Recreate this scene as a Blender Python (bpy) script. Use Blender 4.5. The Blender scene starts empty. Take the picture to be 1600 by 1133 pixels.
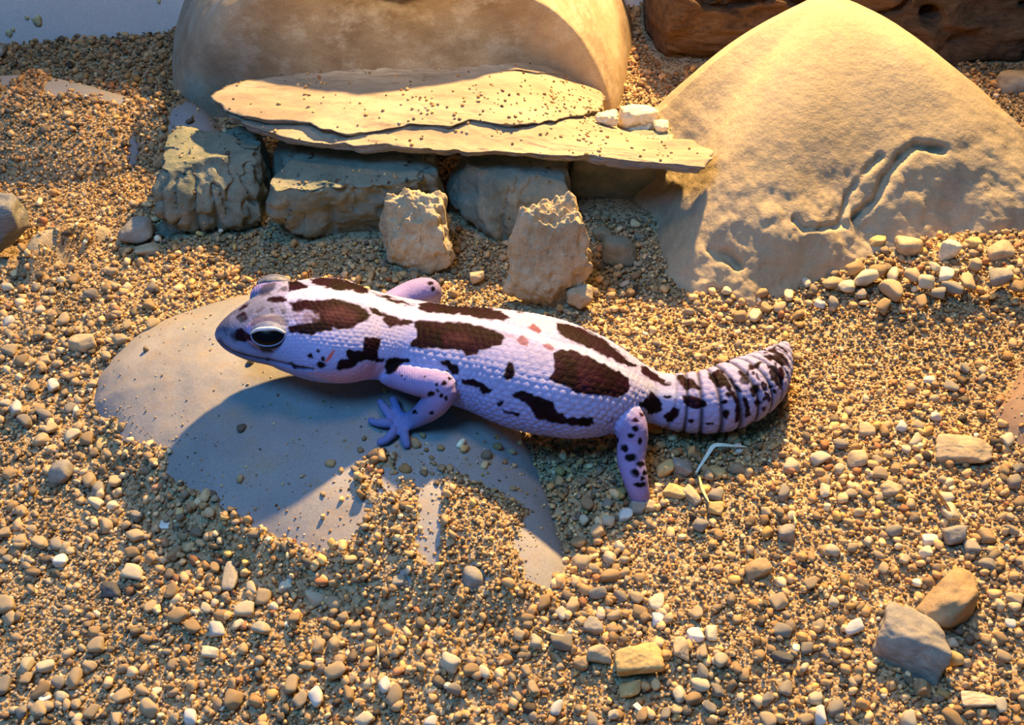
import bpy, math
import numpy as np
from mathutils import Vector
from mathutils.bvhtree import BVHTree

R = np.random.default_rng(11)
sc = bpy.context.scene
COL = sc.collection

# ------------------------------------------------------------------ camera
HF = math.radians(48.0)
FPX = 800 / math.tan(HF / 2)
CAM = np.array([0.0, -0.2475, 0.2475])
PITCH = math.radians(45)
FW = np.array([0, math.cos(PITCH), -math.sin(PITCH)])
UP = np.array([0, math.sin(PITCH), math.cos(PITCH)])
cd = bpy.data.cameras.new('camera')
cd.sensor_width = 36
cd.lens = 18 / math.tan(HF / 2)
cd.clip_start = 0.01
cam = bpy.data.objects.new('camera', cd)
cam.location = CAM
cam.rotation_euler = (math.radians(90) - PITCH, 0, 0)
COL.objects.link(cam)
sc.camera = cam

# ------------------------------------------------------------------ light
w = bpy.data.worlds.new('world'); sc.world = w; w.use_nodes = True
w.node_tree.nodes['Background'].inputs[0].default_value = (0.07, 0.42, 0.75, 1)
w.node_tree.nodes['Background'].inputs[1].default_value = 0.10

def lamp(name, kind, loc, target, energy, color, size, spot=None, blend=1.0):
    l = bpy.data.lights.new(name, kind); l.energy = energy; l.color = color
    if kind == 'AREA':
        l.shape = 'DISK'; l.size = size
    else:
        l.shadow_soft_size = size
    if spot:
        l.spot_size = math.radians(spot); l.spot_blend = blend
    o = bpy.data.objects.new(name, l); COL.objects.link(o)
    o.location = loc
    o.rotation_euler = (Vector(target) - Vector(loc)).to_track_quat('-Z', 'Y').to_euler()
    return o
lamp('basking_lamp', 'SPOT', (0.125, 0.345, 0.375), (0.0, -0.03, 0.0), 37, (1.0, 0.62, 0.24), 0.011, 66, 1.0)
lamp('back_fill_spot', 'SPOT', (-0.06, -0.20, 0.31), (-0.04, 0.165, 0.062), 8.5, (1.0, 0.68, 0.36), 0.02, 22, 1.0)  # added fill spot that brightens the face of the back stone
lamp('warm_fill', 'AREA', (0.05, 0.0, 0.60), (0.0, 0.02, 0), 0.5, (1.0, 0.66, 0.30), 0.12)  # added soft overhead fill imitating warm bounce, not a bulb
lamp('cool_daylight', 'AREA', (-0.16, -0.20, 0.52), (-0.02, 0.0, 0.0), 1.6, (0.14, 0.46, 1.0), 0.20)

sc.view_settings.view_transform = 'Standard'
sc.view_settings.look = 'None'
sc.view_settings.gamma = 1
sc.view_settings.use_curve_mapping = False
sc.view_settings.exposure = 0.48

# ------------------------------------------------------------------ maths helpers
def P(px, py, z=0.0):
    d = FW + (px - 800) / FPX * np.array([1.0, 0, 0]) - (py - 566.5) / FPX * UP
    t = (z - CAM[2]) / d[2]
    return CAM + d * t
def proj(p):
    q = np.asarray(p, float) - CAM
    dz = q @ FW
    return np.stack([800 + FPX * q[..., 0] / dz, 566.5 - FPX * (q @ UP) / dz], -1)
def ppm(p):                       # pixels per metre at a point
    return FPX / float((np.asarray(p) - CAM) @ FW)

def _hash(i, j, k, s):
    n = (i * 374761393 + j * 668265263 + k * 2147483647 + s * 974711) & 0xffffffff
    n = ((n ^ (n >> 13)) * 1274126177) & 0xffffffff
    n = n ^ (n >> 16)
    return (n & 0xffff) / 32767.5 - 1.0
def noise(p, seed=0):
    p = np.asarray(p, float)
    f = np.floor(p).astype(np.int64); t = p - f
    t = t * t * (3 - 2 * t)
    r = 0
    for a in (0, 1):
        wa = t[..., 0] if a else 1 - t[..., 0]
        for b in (0, 1):
            wb = t[..., 1] if b else 1 - t[..., 1]
            for c in (0, 1):
                wc = t[..., 2] if c else 1 - t[..., 2]
                r = r + wa * wb * wc * _hash(f[..., 0] + a, f[..., 1] + b, f[..., 2] + c, seed)
    return r
def fbm(p, scale, octv=4, seed=0, gain=0.5):
    p = np.asarray(p, float) * scale
    r = 0; a = 1
    for o in range(octv):
        r = r + a * noise(p + 17.3 * o, seed + o * 7); p = p * 2.03; a *= gain
    return r
def ridged(p, scale, octv=3, seed=0):
    p = np.asarray(p, float) * scale
    r = 0; a = 1
    for o in range(octv):
        r = r + a * (1 - np.abs(noise(p + 9.1 * o, seed + o * 5)) * 2); p = p * 2.1; a *= 0.5
    return r
def sstep(a, b, x):
    t = np.clip((x - a) / (b - a), 0, 1); return t * t * (3 - 2 * t)
def sdist(pts, poly):             # signed distance to a polygon, positive inside
    pts = np.asarray(pts, float); poly = np.asarray(poly, float)
    x, y = pts[:, 0], pts[:, 1]
    ins = np.zeros(len(pts), bool); dm = np.full(len(pts), 1e18)
    n = len(poly)
    for i in range(n):
        x0, y0 = poly[i]; x1, y1 = poly[(i + 1) % n]
        ex, ey = x1 - x0, y1 - y0
        L = ex * ex + ey * ey + 1e-12
        t = np.clip(((x - x0) * ex + (y - y0) * ey) / L, 0, 1)
        dm = np.minimum(dm, (x - x0 - t * ex) ** 2 + (y - y0 - t * ey) ** 2)
        c = ((y0 > y) != (y1 > y))
        with np.errstate(divide='ignore', invalid='ignore'):
            xi = (x1 - x0) * (y - y0) / (y1 - y0 + 1e-15) + x0
        ins ^= c & (x < xi)
    d = np.sqrt(dm)
    return np.where(ins, d, -d)
def catmull(c, n):
    c = np.asarray(c, float)
    k = len(c); e = np.vstack([2 * c[0] - c[1], c, 2 * c[-1] - c[-2]])
    out = []
    for t in np.linspace(0, k - 1, n):
        i = min(int(t), k - 2); f = t - i
        a, b, cc, d = e[i], e[i + 1], e[i + 2], e[i + 3]
        out.append(0.5 * ((2 * b) + (-a + cc) * f + (2 * a - 5 * b + 4 * cc - d) * f * f + (-a + 3 * b - 3 * cc + d) * f ** 3))
    return np.array(out)

# ------------------------------------------------------------------ object helpers
def mesh_np(name, v, f, mat=None, col=None, smooth=True):
    me = bpy.data.meshes.new(name)
    v = np.asarray(v, np.float32); f = np.asarray(f, np.int32)
    k = f.shape[1]
    me.vertices.add(len(v)); me.vertices.foreach_set('co', v.ravel())
    me.loops.add(f.size); me.loops.foreach_set('vertex_index', f.ravel())
    me.polygons.add(len(f)); me.polygons.foreach_set('loop_start', np.arange(0, f.size, k, dtype=np.int32))
    me.polygons.foreach_set('use_smooth', np.full(len(f), smooth))
    me.update(calc_edges=True)
    if col is not None:
        a = me.color_attributes.new('Col', 'FLOAT_COLOR', 'POINT')
        c = np.ones((len(v), 4), np.float32); c[:, :3] = col
        a.data.foreach_set('color', c.ravel())
    if mat: me.materials.append(mat)
    return me
def link(name, me, parent=None, loc=None):
    o = bpy.data.objects.new(name, me); COL.objects.link(o)
    if parent: o.parent = parent
    if loc is not None: o.location = loc
    return o
def tag(o, label=None, cat=None, group=None, kind=None):
    if label: o['label'] = label
    if cat: o['category'] = cat
    if group: o['group'] = group
    if kind: o['kind'] = kind
    return o

_ico = {}
def ico(n):
    if n in _ico: return _ico[n]
    import bmesh
    bm = bmesh.new(); bmesh.ops.create_icosphere(bm, subdivisions=n, radius=1)
    bm.verts.ensure_lookup_table()
    v = np.array([x.co[:] for x in bm.verts]); f = np.array([[q.index for q in p.verts] for p in bm.faces])
    bm.free(); v /= np.linalg.norm(v, axis=1)[:, None]
    _ico[n] = (v, f); return _ico[n]

# ------------------------------------------------------------------ materials
def mat(name, c1, c2, scale=60, c3=None, rough=0.85, bump=0.4, bscale=400, attr=None, objcol=False, spec=0.25,
        grit=0.0, dist=0.0006, fine=1500, stretch=(1, 1, 1), sss=0.0):
    m = bpy.data.materials.new(name); m.use_nodes = True
    nt = m.node_tree; N = nt.nodes; L = nt.links
    b = N['Principled BSDF']
    b.inputs['Roughness'].default_value = rough
    b.inputs['Specular IOR Level'].default_value = spec
    tc = N.new('ShaderNodeTexCoord')
    mp = N.new('ShaderNodeMapping'); mp.inputs['Scale'].default_value = stretch
    L.new(tc.outputs['Object'], mp.inputs[0])
    def nz(s, d=6, r=0.6):
        n = N.new('ShaderNodeTexNoise'); n.inputs['Scale'].default_value = s
        n.inputs['Detail'].default_value = d; n.inputs['Roughness'].default_value = r
        L.new(mp.outputs[0], n.inputs['Vector']); return n
    def mix(fac, a, c, mode='MIX'):
        x = N.new('ShaderNodeMix'); x.data_type = 'RGBA'; x.blend_type = mode
        for s, v in ((0, fac), (6, a), (7, c)):
            if isinstance(v, bpy.types.NodeSocket): L.new(v, x.inputs[s])
            else: x.inputs[s].default_value = v if s == 0 else (*v, 1)
        return x.outputs[2]
    def ramp(src, lo, hi):
        r = N.new('ShaderNodeMapRange'); r.inputs[1].default_value = lo; r.inputs[2].default_value = hi
        L.new(src, r.inputs[0]); return r.outputs[0]
    if attr:
        a = N.new('ShaderNodeVertexColor'); a.layer_name = attr
        n = nz(scale, 4)
        col = mix(ramp(n.outputs[0], 0.3, 0.7), c1, c2)
        col = mix(1.0, a.outputs[0], col, 'MULTIPLY')
    elif objcol:
        a = N.new('ShaderNodeObjectInfo')
        n = nz(scale, 4)
        col = mix(ramp(n.outputs[0], 0.3, 0.7), c1, c2)
        col = mix(1.0, a.outputs['Color'], col, 'MULTIPLY')
    else:
        n = nz(scale)
        col = mix(ramp(n.outputs[0], 0.35, 0.65), c1, c2)
        if c3:
            n2 = nz(scale * 3.1, 8, 0.7)
            col = mix(ramp(n2.outputs[0], 0.5, 0.75), col, c3)
    n3 = nz(fine, 2)
    col = mix(ramp(n3.outputs[0], 0.25, 0.75), mix(1.0, col, (0.78, 0.78, 0.78), 'MULTIPLY'), col)
    if grit:
        vo = N.new('ShaderNodeTexVoronoi'); vo.inputs['Scale'].default_value = 1100
        L.new(mp.outputs[0], vo.inputs['Vector'])
        cr = N.new('ShaderNodeValToRGB'); e = cr.color_ramp.elements
        e[0].position = 0.0; e[0].color = (0.06, 0.045, 0.03, 1); e[1].position = 1.0; e[1].color = (0.62, 0.47, 0.28, 1)
        for p_, c_ in ((0.25, (0.28, 0.18, 0.09, 1)), (0.5, (0.5, 0.34, 0.17, 1)), (0.75, (0.42, 0.33, 0.22, 1))):
            x = e.new(p_); x.color = c_
        sp = N.new('ShaderNodeSeparateColor'); L.new(vo.outputs['Color'], sp.inputs[0])
        L.new(sp.outputs[0], cr.inputs[0])
        col = mix(grit, col, cr.outputs[0])
    L.new(col, b.inputs['Base Color'])
    nb = nz(bscale, 8, 0.65)
    h = nb.outputs[0]
    bp = N.new('ShaderNodeBump'); bp.inputs['Strength'].default_value = bump; bp.inputs['Distance'].default_value = dist
    L.new(h, bp.inputs['Height'])
    if grit:
        b2 = N.new('ShaderNodeBump'); b2.inputs['Strength'].default_value = 0.8; b2.inputs['Distance'].default_value = dist; b2.invert = True
        L.new(vo.outputs['Distance'], b2.inputs['Height']); L.new(bp.outputs[0], b2.inputs['Normal']); L.new(b2.outputs[0], b.inputs['Normal'])
    else:
        L.new(bp.outputs[0], b.inputs['Normal'])
    if sss:
        b.inputs['Subsurface Weight'].default_value = sss; b.inputs['Subsurface Scale'].default_value = 0.002
    return m

M = {}
M['sand'] = mat('sandy_ground', (0.24, 0.16, 0.08), (0.38, 0.26, 0.13), 40, grit=0.75, bump=0.8, bscale=700)
M['grain'] = mat('gravel_grain', (0.8, 0.8, 0.8), (1.1, 1.1, 1.1), 500, attr='Col', bump=0.5, bscale=1500, dist=0.0003, fine=3000, spec=0.35, rough=0.75)
M['pebble'] = mat('pebble', (0.72, 0.72, 0.72), (1.1, 1.08, 1.05), 260, objcol=True, bump=0.6, bscale=900, dist=0.0004, spec=0.35, rough=0.75)
M['flat'] = mat('smooth_grey_stone', (0.24, 0.24, 0.25), (0.34, 0.33, 0.33), 25, (0.34, 0.27, 0.20), bump=0.35, bscale=900, dist=0.0003, rough=0.8)
M['boulder'] = mat('buff_boulder', (0.34, 0.27, 0.17), (0.50, 0.41, 0.28), 14, (0.32, 0.27, 0.21), bump=0.7, bscale=260, dist=0.0008, stretch=(1, 1, 1.5))
M['backstone'] = mat('mottled_buff_stone', (0.24, 0.17, 0.11), (0.50, 0.40, 0.28), 26, (0.56, 0.50, 0.42), bump=0.6, bscale=300, dist=0.0006)
M['slate'] = mat('dusty_slate', (0.28, 0.22, 0.16), (0.44, 0.35, 0.25), 30, (0.20, 0.165, 0.13), bump=0.6, bscale=300, dist=0.0006, stretch=(1, 2.5, 1))
M['slate_edge'] = mat('slate_edge', (0.26, 0.26, 0.26), (0.42, 0.40, 0.36), 120, (0.15, 0.14, 0.13), bump=1.0, bscale=400, dist=0.001, stretch=(1, 1, 5))
M['support'] = mat('grey_green_rock', (0.15, 0.17, 0.13), (0.27, 0.27, 0.20), 60, (0.33, 0.30, 0.22), bump=0.9, bscale=350, dist=0.0009)
M['crumbly'] = mat('crumbly_sandstone', (0.42, 0.34, 0.22), (0.58, 0.49, 0.34), 80, (0.30, 0.24, 0.16), bump=1.0, bscale=420, dist=0.001)
M['bark'] = mat('rough_bark', (0.10, 0.055, 0.028), (0.22, 0.125, 0.065), 60, (0.03, 0.018, 0.012), bump=1.0, bscale=220, dist=0.002, stretch=(1, 3, 3))
M['wall'] = mat('pale_plastic', (0.86, 0.76, 0.72), (0.92, 0.84, 0.80), 14, (0.84, 0.74, 0.70), rough=0.45, bump=0.05, bscale=60)
M['gecko'] = mat('gecko_skin', (0.92, 0.92, 0.95), (1.0, 1.0, 1.0), 300, attr='Col', rough=0.55, bump=0.7, bscale=1400, dist=0.0002, spec=0.04, fine=2500)
M['eye'] = mat('dark_eye', (0.003, 0.003, 0.005), (0.005, 0.005, 0.007), 200, rough=0.3, bump=0.0, spec=0.12)
M['lid'] = mat('pale_eyelid', (0.60, 0.60, 0.68), (0.78, 0.76, 0.80), 500, rough=0.5, bump=0.4, bscale=1500, dist=0.0002)
M['lidrim'] = mat('grey_eye_rim', (0.10, 0.13, 0.26), (0.18, 0.22, 0.38), 500, rough=0.5, bump=0.4, bscale=1500, dist=0.0002)
M['lidfar'] = mat('mottled_eye_skin', (0.08, 0.09, 0.13), (0.22, 0.23, 0.3), 500, rough=0.5, bump=0.4, bscale=1500, dist=0.0002)
M['grass'] = mat('dry_blade', (0.60, 0.75, 0.66), (0.75, 0.85, 0.75), 200, rough=0.5, bump=0.2, bscale=1500)
M['straw'] = mat('dry_straw', (0.55, 0.42, 0.2), (0.7, 0.58, 0.33), 200, rough=0.6, bump=0.2, bscale=1500)
M['shell'] = mat('striped_flake', (0.45, 0.34, 0.22), (0.75, 0.66, 0.5), 300, rough=0.6, bump=0.5, bscale=500, stretch=(1, 5, 1))

# ------------------------------------------------------------------ ground
def ground_z(x, y):
    p = np.stack([x, y, 0 * x], -1)
    h = 0.0022 * fbm(p, 14, 3, 3) + 0.0009 * fbm(p, 60, 3, 9)
    px = proj(np.stack([x, y, 0 * x], -1))
    h = h + 0.006 * sstep(0.10, 0.20, y) * sstep(-0.04, -0.12, x)           # bank at the back left
    h = h + 0.004 * np.exp(-(((px[..., 0] - 700) / 330) ** 2 + ((px[..., 1] - 1010) / 120) ** 2))   # heap at the front
    h = h + 0.0080 * np.exp(-(((px[..., 0] - 1500) / 190) ** 4 + ((px[..., 1] - 425) / 85) ** 2))
    h = h - 0.002 * np.exp(-(((px[..., 0] - 950) / 90) ** 2 + ((px[..., 1] - 880) / 120) ** 2))
    return h
# wall of the enclosure at the back
w0 = P(-150, 85, 0.004); w1 = P(290, 52, 0.004)
dirw = (w1 - w0) / np.linalg.norm(w1 - w0)
w1 = w0 + dirw * 0.72; w0 = w0 - dirw * 0.03
nrm = np.array([-dirw[1], dirw[0], 0])
ns_, nz_ = 60, 12
vv = []; 
for side in (0, 0.004):
    for j in range(nz_ + 1):
        for i in range(ns_ + 1):
            q = w0 + (w1 - w0) * i / ns_ + nrm * side
            vv.append((q[0], q[1], -0.01 + 0.10 * j / nz_))
ff = []; off = (ns_ + 1) * (nz_ + 1)
for j in range(nz_):
    for i in range(ns_):
        a = j * (ns_ + 1) + i
        ff.append((a, a + 1, a + ns_ + 2, a + ns_ + 1)); b = a + off
        ff.append((b + 1, b, b + ns_ + 1, b + ns_ + 2))
for i in range(ns_):
    a = nz_ * (ns_ + 1) + i; ff.append((a, a + 1, a + 1 + off, a + off))
wall = tag(link('wall_back', mesh_np('wall_back', vv, ff, M['wall'])), kind='structure')
# small dirt marks stuck to the wall
def smear(px, py, r, seed):
    a, fi = ico(2)
    d = FW + (px - 800) / FPX * np.array([1.0, 0, 0]) - (py - 566.5) / FPX * UP
    t = ((w0 - CAM) @ nrm) / (d @ nrm)
    c = CAM + d * t - nrm * 0.0002
    rr = r / ppm(c)
    vv = a * (1 + 0.5 * fbm(a, 1.7, 2, seed)[:, None])
    vv = vv[:, :1] * dirw * rr + vv[:, 1:2] * nrm * 0.0004 + vv[:, 2:] * np.array([0, 0, 1]) * rr * 1.2
    o = link('dirt_mark', mesh_np('dirt_mark', vv, fi, M['straw']), wall, c)
for s_ in ((58, 33, 8, 1), (14, 52, 5, 2), (42, 27, 3, 3), (248, 2, 3, 4), (20, 46, 3, 5)): smear(*s_)

# ------------------------------------------------------------------ rocks
SOLID_V, SOLID_F, SOLID_T = [], [], []
def solid(v, f, key):
    n = sum(len(a) for a in SOLID_V)
    f = np.asarray(f)
    if f.shape[1] == 4: f = np.vstack([f[:, [0, 1, 2]], f[:, [0, 2, 3]]])
    SOLID_V.append(np.asarray(v, float)); SOLID_F.append(f + n); SOLID_T.append((key, len(f)))

def radial(name, outline, apex, H, p=2.2, q=2.2, zbot=-0.006, nth=320, nr=90, disp=None, m=None, tagd=None, key=None, sm=1):
    """closed stone: footprint outline (world xy), crest point, rounded profile"""
    o = np.asarray(outline, float)[:, :2]
    k = len(o)
    oo = catmull(np.vstack([o, o[:1]]), nth + 1)[:-1] if sm else None
    if oo is None:
        seg = np.vstack([o, o[:1]]); L = np.r_[0, np.cumsum(np.linalg.norm(np.diff(seg, axis=0), axis=1))]
        t = np.linspace(0, L[-1], nth + 1)[:-1]
        oo = np.stack([np.interp(t, L, seg[:, 0]), np.interp(t, L, seg[:, 1])], -1)
    A = np.asarray(apex, float)[:2]
    s = (np.arange(1, nr + 1) / nr)
    r = np.sin(s * math.pi / 2) ** 0.9
    vt = [[A[0], A[1], H]]
    for ri in r:
        z = zbot + (H - zbot) * (max(0.0, 1 - ri ** p) ** (1 / q) if p > 0 else 1 - (math.hypot(ri, -p) + p) / (math.hypot(1, -p) + p))
        xy = A + ri * (oo - A)
        vt.append(np.column_stack([xy, np.full(nth, z)]))
    V = np.vstack([np.atleast_2d(a) for a in vt])
    V = np.vstack([V, [[A[0], A[1], zbot]]])
    if disp is not None: V = disp(V)
    q4 = []
    i = np.arange(nth); j = (i + 1) % nth
    F = [np.stack([np.zeros(nth, int), 1 + i, 1 + j, 1 + j], -1)]
    T = [np.stack([np.zeros(nth, int), 1 + i, 1 + j], -1)]
    for a in range(nr - 1):
        b0 = 1 + a * nth
        T.append(np.stack([b0 + i, b0 + nth + i, b0 + nth + j], -1)); T.append(np.stack([b0 + i, b0 + nth + j, b0 + j], -1))
    b0 = 1 + (nr - 1) * nth
    T.append(np.stack([b0 + j, b0 + i, np.full(nth, len(V) - 1)], -1))
    T = np.vstack(T)
    a2 = np.cross(V[T[5, 1]] - V[T[5, 0]], V[T[5, 2]] - V[T[5, 0]])
    if a2[2] < 0: T = T[:, ::-1]
    c = V[:, :].mean(0); c[2] = 0
    ob = link(name, mesh_np(name, V - c, T, m), None, c)
    if tagd: tag(ob, *tagd)
    solid(V, T, key or name)
    return ob

def px_outline(lst, z=0.0):
    return [P(a[0], a[1], a[2] if len(a) > 2 else z) for a in lst]

# flat stone the gecko stands on
bask_out = px_outline([(122, 615), (140, 560), (215, 490), (330, 448), (450, 430), (560, 440), (680, 480), (760, 545), (822, 640),
                       (862, 735), (890, 830), (896, 925), (860, 990), (740, 1010), (560, 990), (400, 930), (250, 850), (160, 740)], 0.004)
def d_bask(V):
    V = V.copy()
    n = fbm(V * [1, 1, 2], 22, 4, 21) * 0.0011 + fbm(V, 160, 3, 5) * 0.00018
    V[:, 2] += n
    return V
BASK = radial('basking_stone', bask_out, P(520, 600, 0.0145), 0.0150, p=3.2, q=1.5, disp=d_bask, m=M['flat'],
       tagd=('broad smooth pale grey flat stone half buried in gravel under the gecko', 'stone'), key='bask')

# big boulder on the right
bo = px_outline([(925, 262), (955, 300), (1000, 345), (1015, 400), (1045, 455), (1110, 482), (1180, 494), (1250, 488), (1340, 468), (1460, 445), (1600, 425), (1700, 400),
                 (1740, 340), (1665, 262), (1540, 175), (1375, 100), (1220, 90), (1105, 138), (1015, 185), (945, 225)])
def groove(V, line, width, depth, z0=0.03):
    """carve a crack along a world polyline, distance in 3D"""
    L = np.asarray(line, float)
    best = np.full(len(V), 1e9)
    for a, b in zip(L[:-1], L[1:]):
        e = b - a; t = np.clip(((V - a) @ e) / (e @ e), 0, 1)
        best = np.minimum(best, np.linalg.norm(V - a - t[:, None] * e, axis=1))
    best = best + 0.0005 * fbm(V, 300, 3, 88)
    return -depth * 1.2 * np.clip(1 + 0.6 * fbm(V, 120, 2, 89), 0.1, 2) * np.exp(-(np.maximum(best, 0) / width) ** 2)
def surf_pt(V, px, py):
    """the vertex of V nearest the camera that projects next to this pixel"""
    q = proj(V); d = np.hypot(q[:, 0] - px, q[:, 1] - py)
    m_ = d < max(9, d.min() + 3)
    idx = np.where(m_)[0]
    return V[idx[np.argmin((V[idx] - CAM) @ FW)]]
def d_boulder(V):
    V = V.copy()
    c = V.mean(0)
    low = sstep(0.045, 0.012, V[:, 2])
    V[:, 2] += fbm(V, 12, 3, 41) * 0.0022 * sstep(-0.006, 0.01, V[:, 2])
    rough = fbm(V, 70, 5, 31) * 0.0016 * low + fbm(V, 35, 2, 32) * 0.0005 * low + fbm(V, 300, 3, 13) * 0.00022 * (0.3 + low)
    V[:, 2] += rough; V[:, 1] -= rough * 0.6
    for ln, wd, dp in (([(1482, 228), (1440, 224), (1415, 240), (1395, 270), (1370, 310), (1342, 340)], 0.0013, 0.0042),
                       ([(1378, 236), (1352, 262), (1330, 300), (1318, 340)], 0.0008, 0.0026),
                       ([(1318, 345), (1290, 358), (1262, 350), (1240, 338)], 0.0009, 0.0022),
                       ([(1108, 385), (1128, 398), (1146, 408)], 0.0016, 0.003),
                       ([(1110, 450), (1128, 460), (1140, 480)], 0.0018, 0.003)):
        L3 = [surf_pt(V, a, b) for a, b in ln]
        g = groove(V, L3, wd, dp)
        V[:, 2] += g * 0.8; V[:, 1] -= g * 0.6
    # raised lips on the near side of the main crack
    return V
boulder = radial('boulder', bo, P(1285, 30, 0.052), 0.0580, p=-0.5, q=1.0, nth=480, nr=150, disp=d_boulder, m=M['boulder'],
       tagd=('large smooth buff boulder with dark cracks in its lower face', 'boulder'), key='boulder')

# big stone behind the slab
bb = px_outline([(268, 150), (285, 172), (340, 185), (520, 190), (760, 190), (930, 185), (968, 168), (985, 110), (990, 40), (930, -20), (700, -60), (450, -40), (310, 10), (268, 80)])
def d_back(V):
    V = V.copy(); n = fbm(V, 16, 4, 77) * 0.0016 + fbm(V, 90, 3, 7) * 0.0004
    V[:, 2] += n; V[:, 1] -= n
    c = V.mean(0)
    return V
radial('boulder', bb, P(620, 0, 0.06), 0.061, p=3.4, q=1.4, nth=360, nr=90, disp=d_back, m=M['backstone'],
       tagd=('wide blunt mottled buff stone standing behind the slate slab', 'boulder'), key='backstone')

# slate slab resting on the rocks
SZ = 0.0335
def slab_z(x, y):
    k = 0.40 * sstep(-0.01, 0.05, x)
    return -k * np.maximum(0, y - 0.060)
def PS(px, py, z):
    c = P(px, py, z)
    for _ in range(12): c = P(px, py, z + float(slab_z(c[0], c[1])))
    return c
def slab_mesh(name, outl, zt, thick, m, seed, parent=None, nth=420, nr=60, tilt=None, terr=0.0012):
    o = np.array([PS(a, b, zt)[:2] for a, b in outl])
    seg = np.vstack([o, o[:1]]); L = np.r_[0, np.cumsum(np.linalg.norm(np.diff(seg, axis=0), axis=1))]
    t = np.linspace(0, L[-1], nth + 1)[:-1]
    oo = np.stack([np.interp(t, L, seg[:, 0]), np.interp(t, L, seg[:, 1])], -1)
    c = oo.mean(0)
    d = oo - c
    jag = 1 + 0.024 * fbm(np.column_stack([oo, 0 * t]), 160, 4, seed)
    oo = c + d * jag[:, None]
    rings = []
    def top(xy, r):
        p3 = np.column_stack([xy, np.zeros(len(xy))])
        s = fbm(p3 * [1, 2.6, 1], 26, 4, seed)
        st = np.floor(s * 3.2) / 3.2 + 0.25 * (s * 3.2 - np.floor(s * 3.2)) / 3.2
        near = sstep(0.45, 0.95, r)
        return zt + st * terr * near + 0.00025 * fbm(p3, 220, 3, seed + 3) + 0.0005 * fbm(p3, 30, 2, seed + 8)
    rr = (np.arange(1, nr + 1) / nr) ** 0.8
    V = [np.array([[c[0], c[1], zt]])]
    for r in rr:
        xy = c + (oo - c) * r
        V.append(np.column_stack([xy, top(xy, np.full(len(xy), r))]))
    edge = V[-1].copy()
    for kz in range(1, 8):                       # splintered edge in layers
        u = kz / 7
        e = edge.copy()
        n = fbm(np.column_stack([edge[:, :2] * 1.0, np.full(nth, kz * 0.013)]), 190, 3, seed + 20)
        inn = (0.0004 * kz + 0.0009 * n * (1 if kz < 7 else 0.5))
        dd = (c - e[:, :2]); dd /= np.linalg.norm(dd, axis=1)[:, None]
        e[:, :2] += dd * inn[:, None] * (1.0)
        e[:, 2] = edge[:, 2] - u * thick * (1 + 0.25 * fbm(np.column_stack([edge[:, :2], 0 * t]), 60, 2, seed + 5))
        V.append(e)
    bot = V[-1].copy(); bot[:, :2] = c + (bot[:, :2] - c) * 0.5; bot[:, 2] = zt - thick * 1.1
    V.append(bot); V.append(np.array([[c[0], c[1], zt - thick * 1.1]]))
    V = np.vstack(V); nR = nr + 8
    V[:, 2] += slab_z(V[:, 0], V[:, 1])
    i = np.arange(nth); j = (i + 1) % nth; T = [np.stack([0 * i, 1 + i, 1 + j], -1)]
    for a in range(nR - 1):
        b0 = 1 + a * nth
        T.append(np.stack([b0 + i, b0 + nth + i, b0 + nth + j], -1)); T.append(np.stack([b0 + i, b0 + nth + j, b0 + j], -1))
    b0 = 1 + (nR - 1) * nth
    T.append(np.stack([b0 + i, np.full(nth, len(V) - 1), b0 + j], -1))
    T = np.vstack(T)
    nrm_ = np.cross(V[T[0, 1]] - V[T[0, 0]], V[T[0, 2]] - V[T[0, 0]])
    if nrm_[2] < 0: T = T[:, ::-1]
    me = mesh_np(name, V, T, m)
    me.materials.append(M['slate_edge'])
    cz = nth + (nr - 1) * nth * 2
    mi = np.zeros(len(T), np.int32); mi[cz:] = 1
    me.polygons.foreach_set('material_index', mi)
    o_ = link(name, me, parent)
    solid(V, T, 'slab')
    return o_
slab_root = tag(bpy.data.objects.new('slate_slab', None), 'broad thin layered slate slab lying across rocks like a roof', 'slab')
COL.objects.link(slab_root)
slab_out = [(326, 150), (345, 165), (368, 182), (410, 196), (450, 214), (500, 220), (545, 224), (620, 230), (700, 234), (790, 232), (850, 238), (930, 240), (1010, 246),
            (1060, 252), (1104, 258), (1112, 246), (1110, 234), (1080, 222), (1045, 208), (985, 196), (945, 170), (930, 134), (860, 118), (700, 109), (560, 108), (470, 113), (390, 122), (350, 135)]
slab_mesh('slate_plate', slab_out, SZ, 0.0034, M['slate'], 51, slab_root, terr=0.0016)
slab_mesh('upper_layer', [(330, 149), (347, 163), (371, 179), (420, 185), (470, 188), (500, 199), (545, 207), (600, 199), (640, 191), (700, 196), (735, 186), (800, 195), (870, 186), (930, 174), (948, 160),
          (938, 140), (912, 128), (840, 117), (700, 108), (560, 107), (440, 114), (390, 121), (350, 134)],
          SZ + 0.0018, 0.0022, M['slate'], 63, slab_root, nth=400, nr=40, terr=0.0012)

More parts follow.
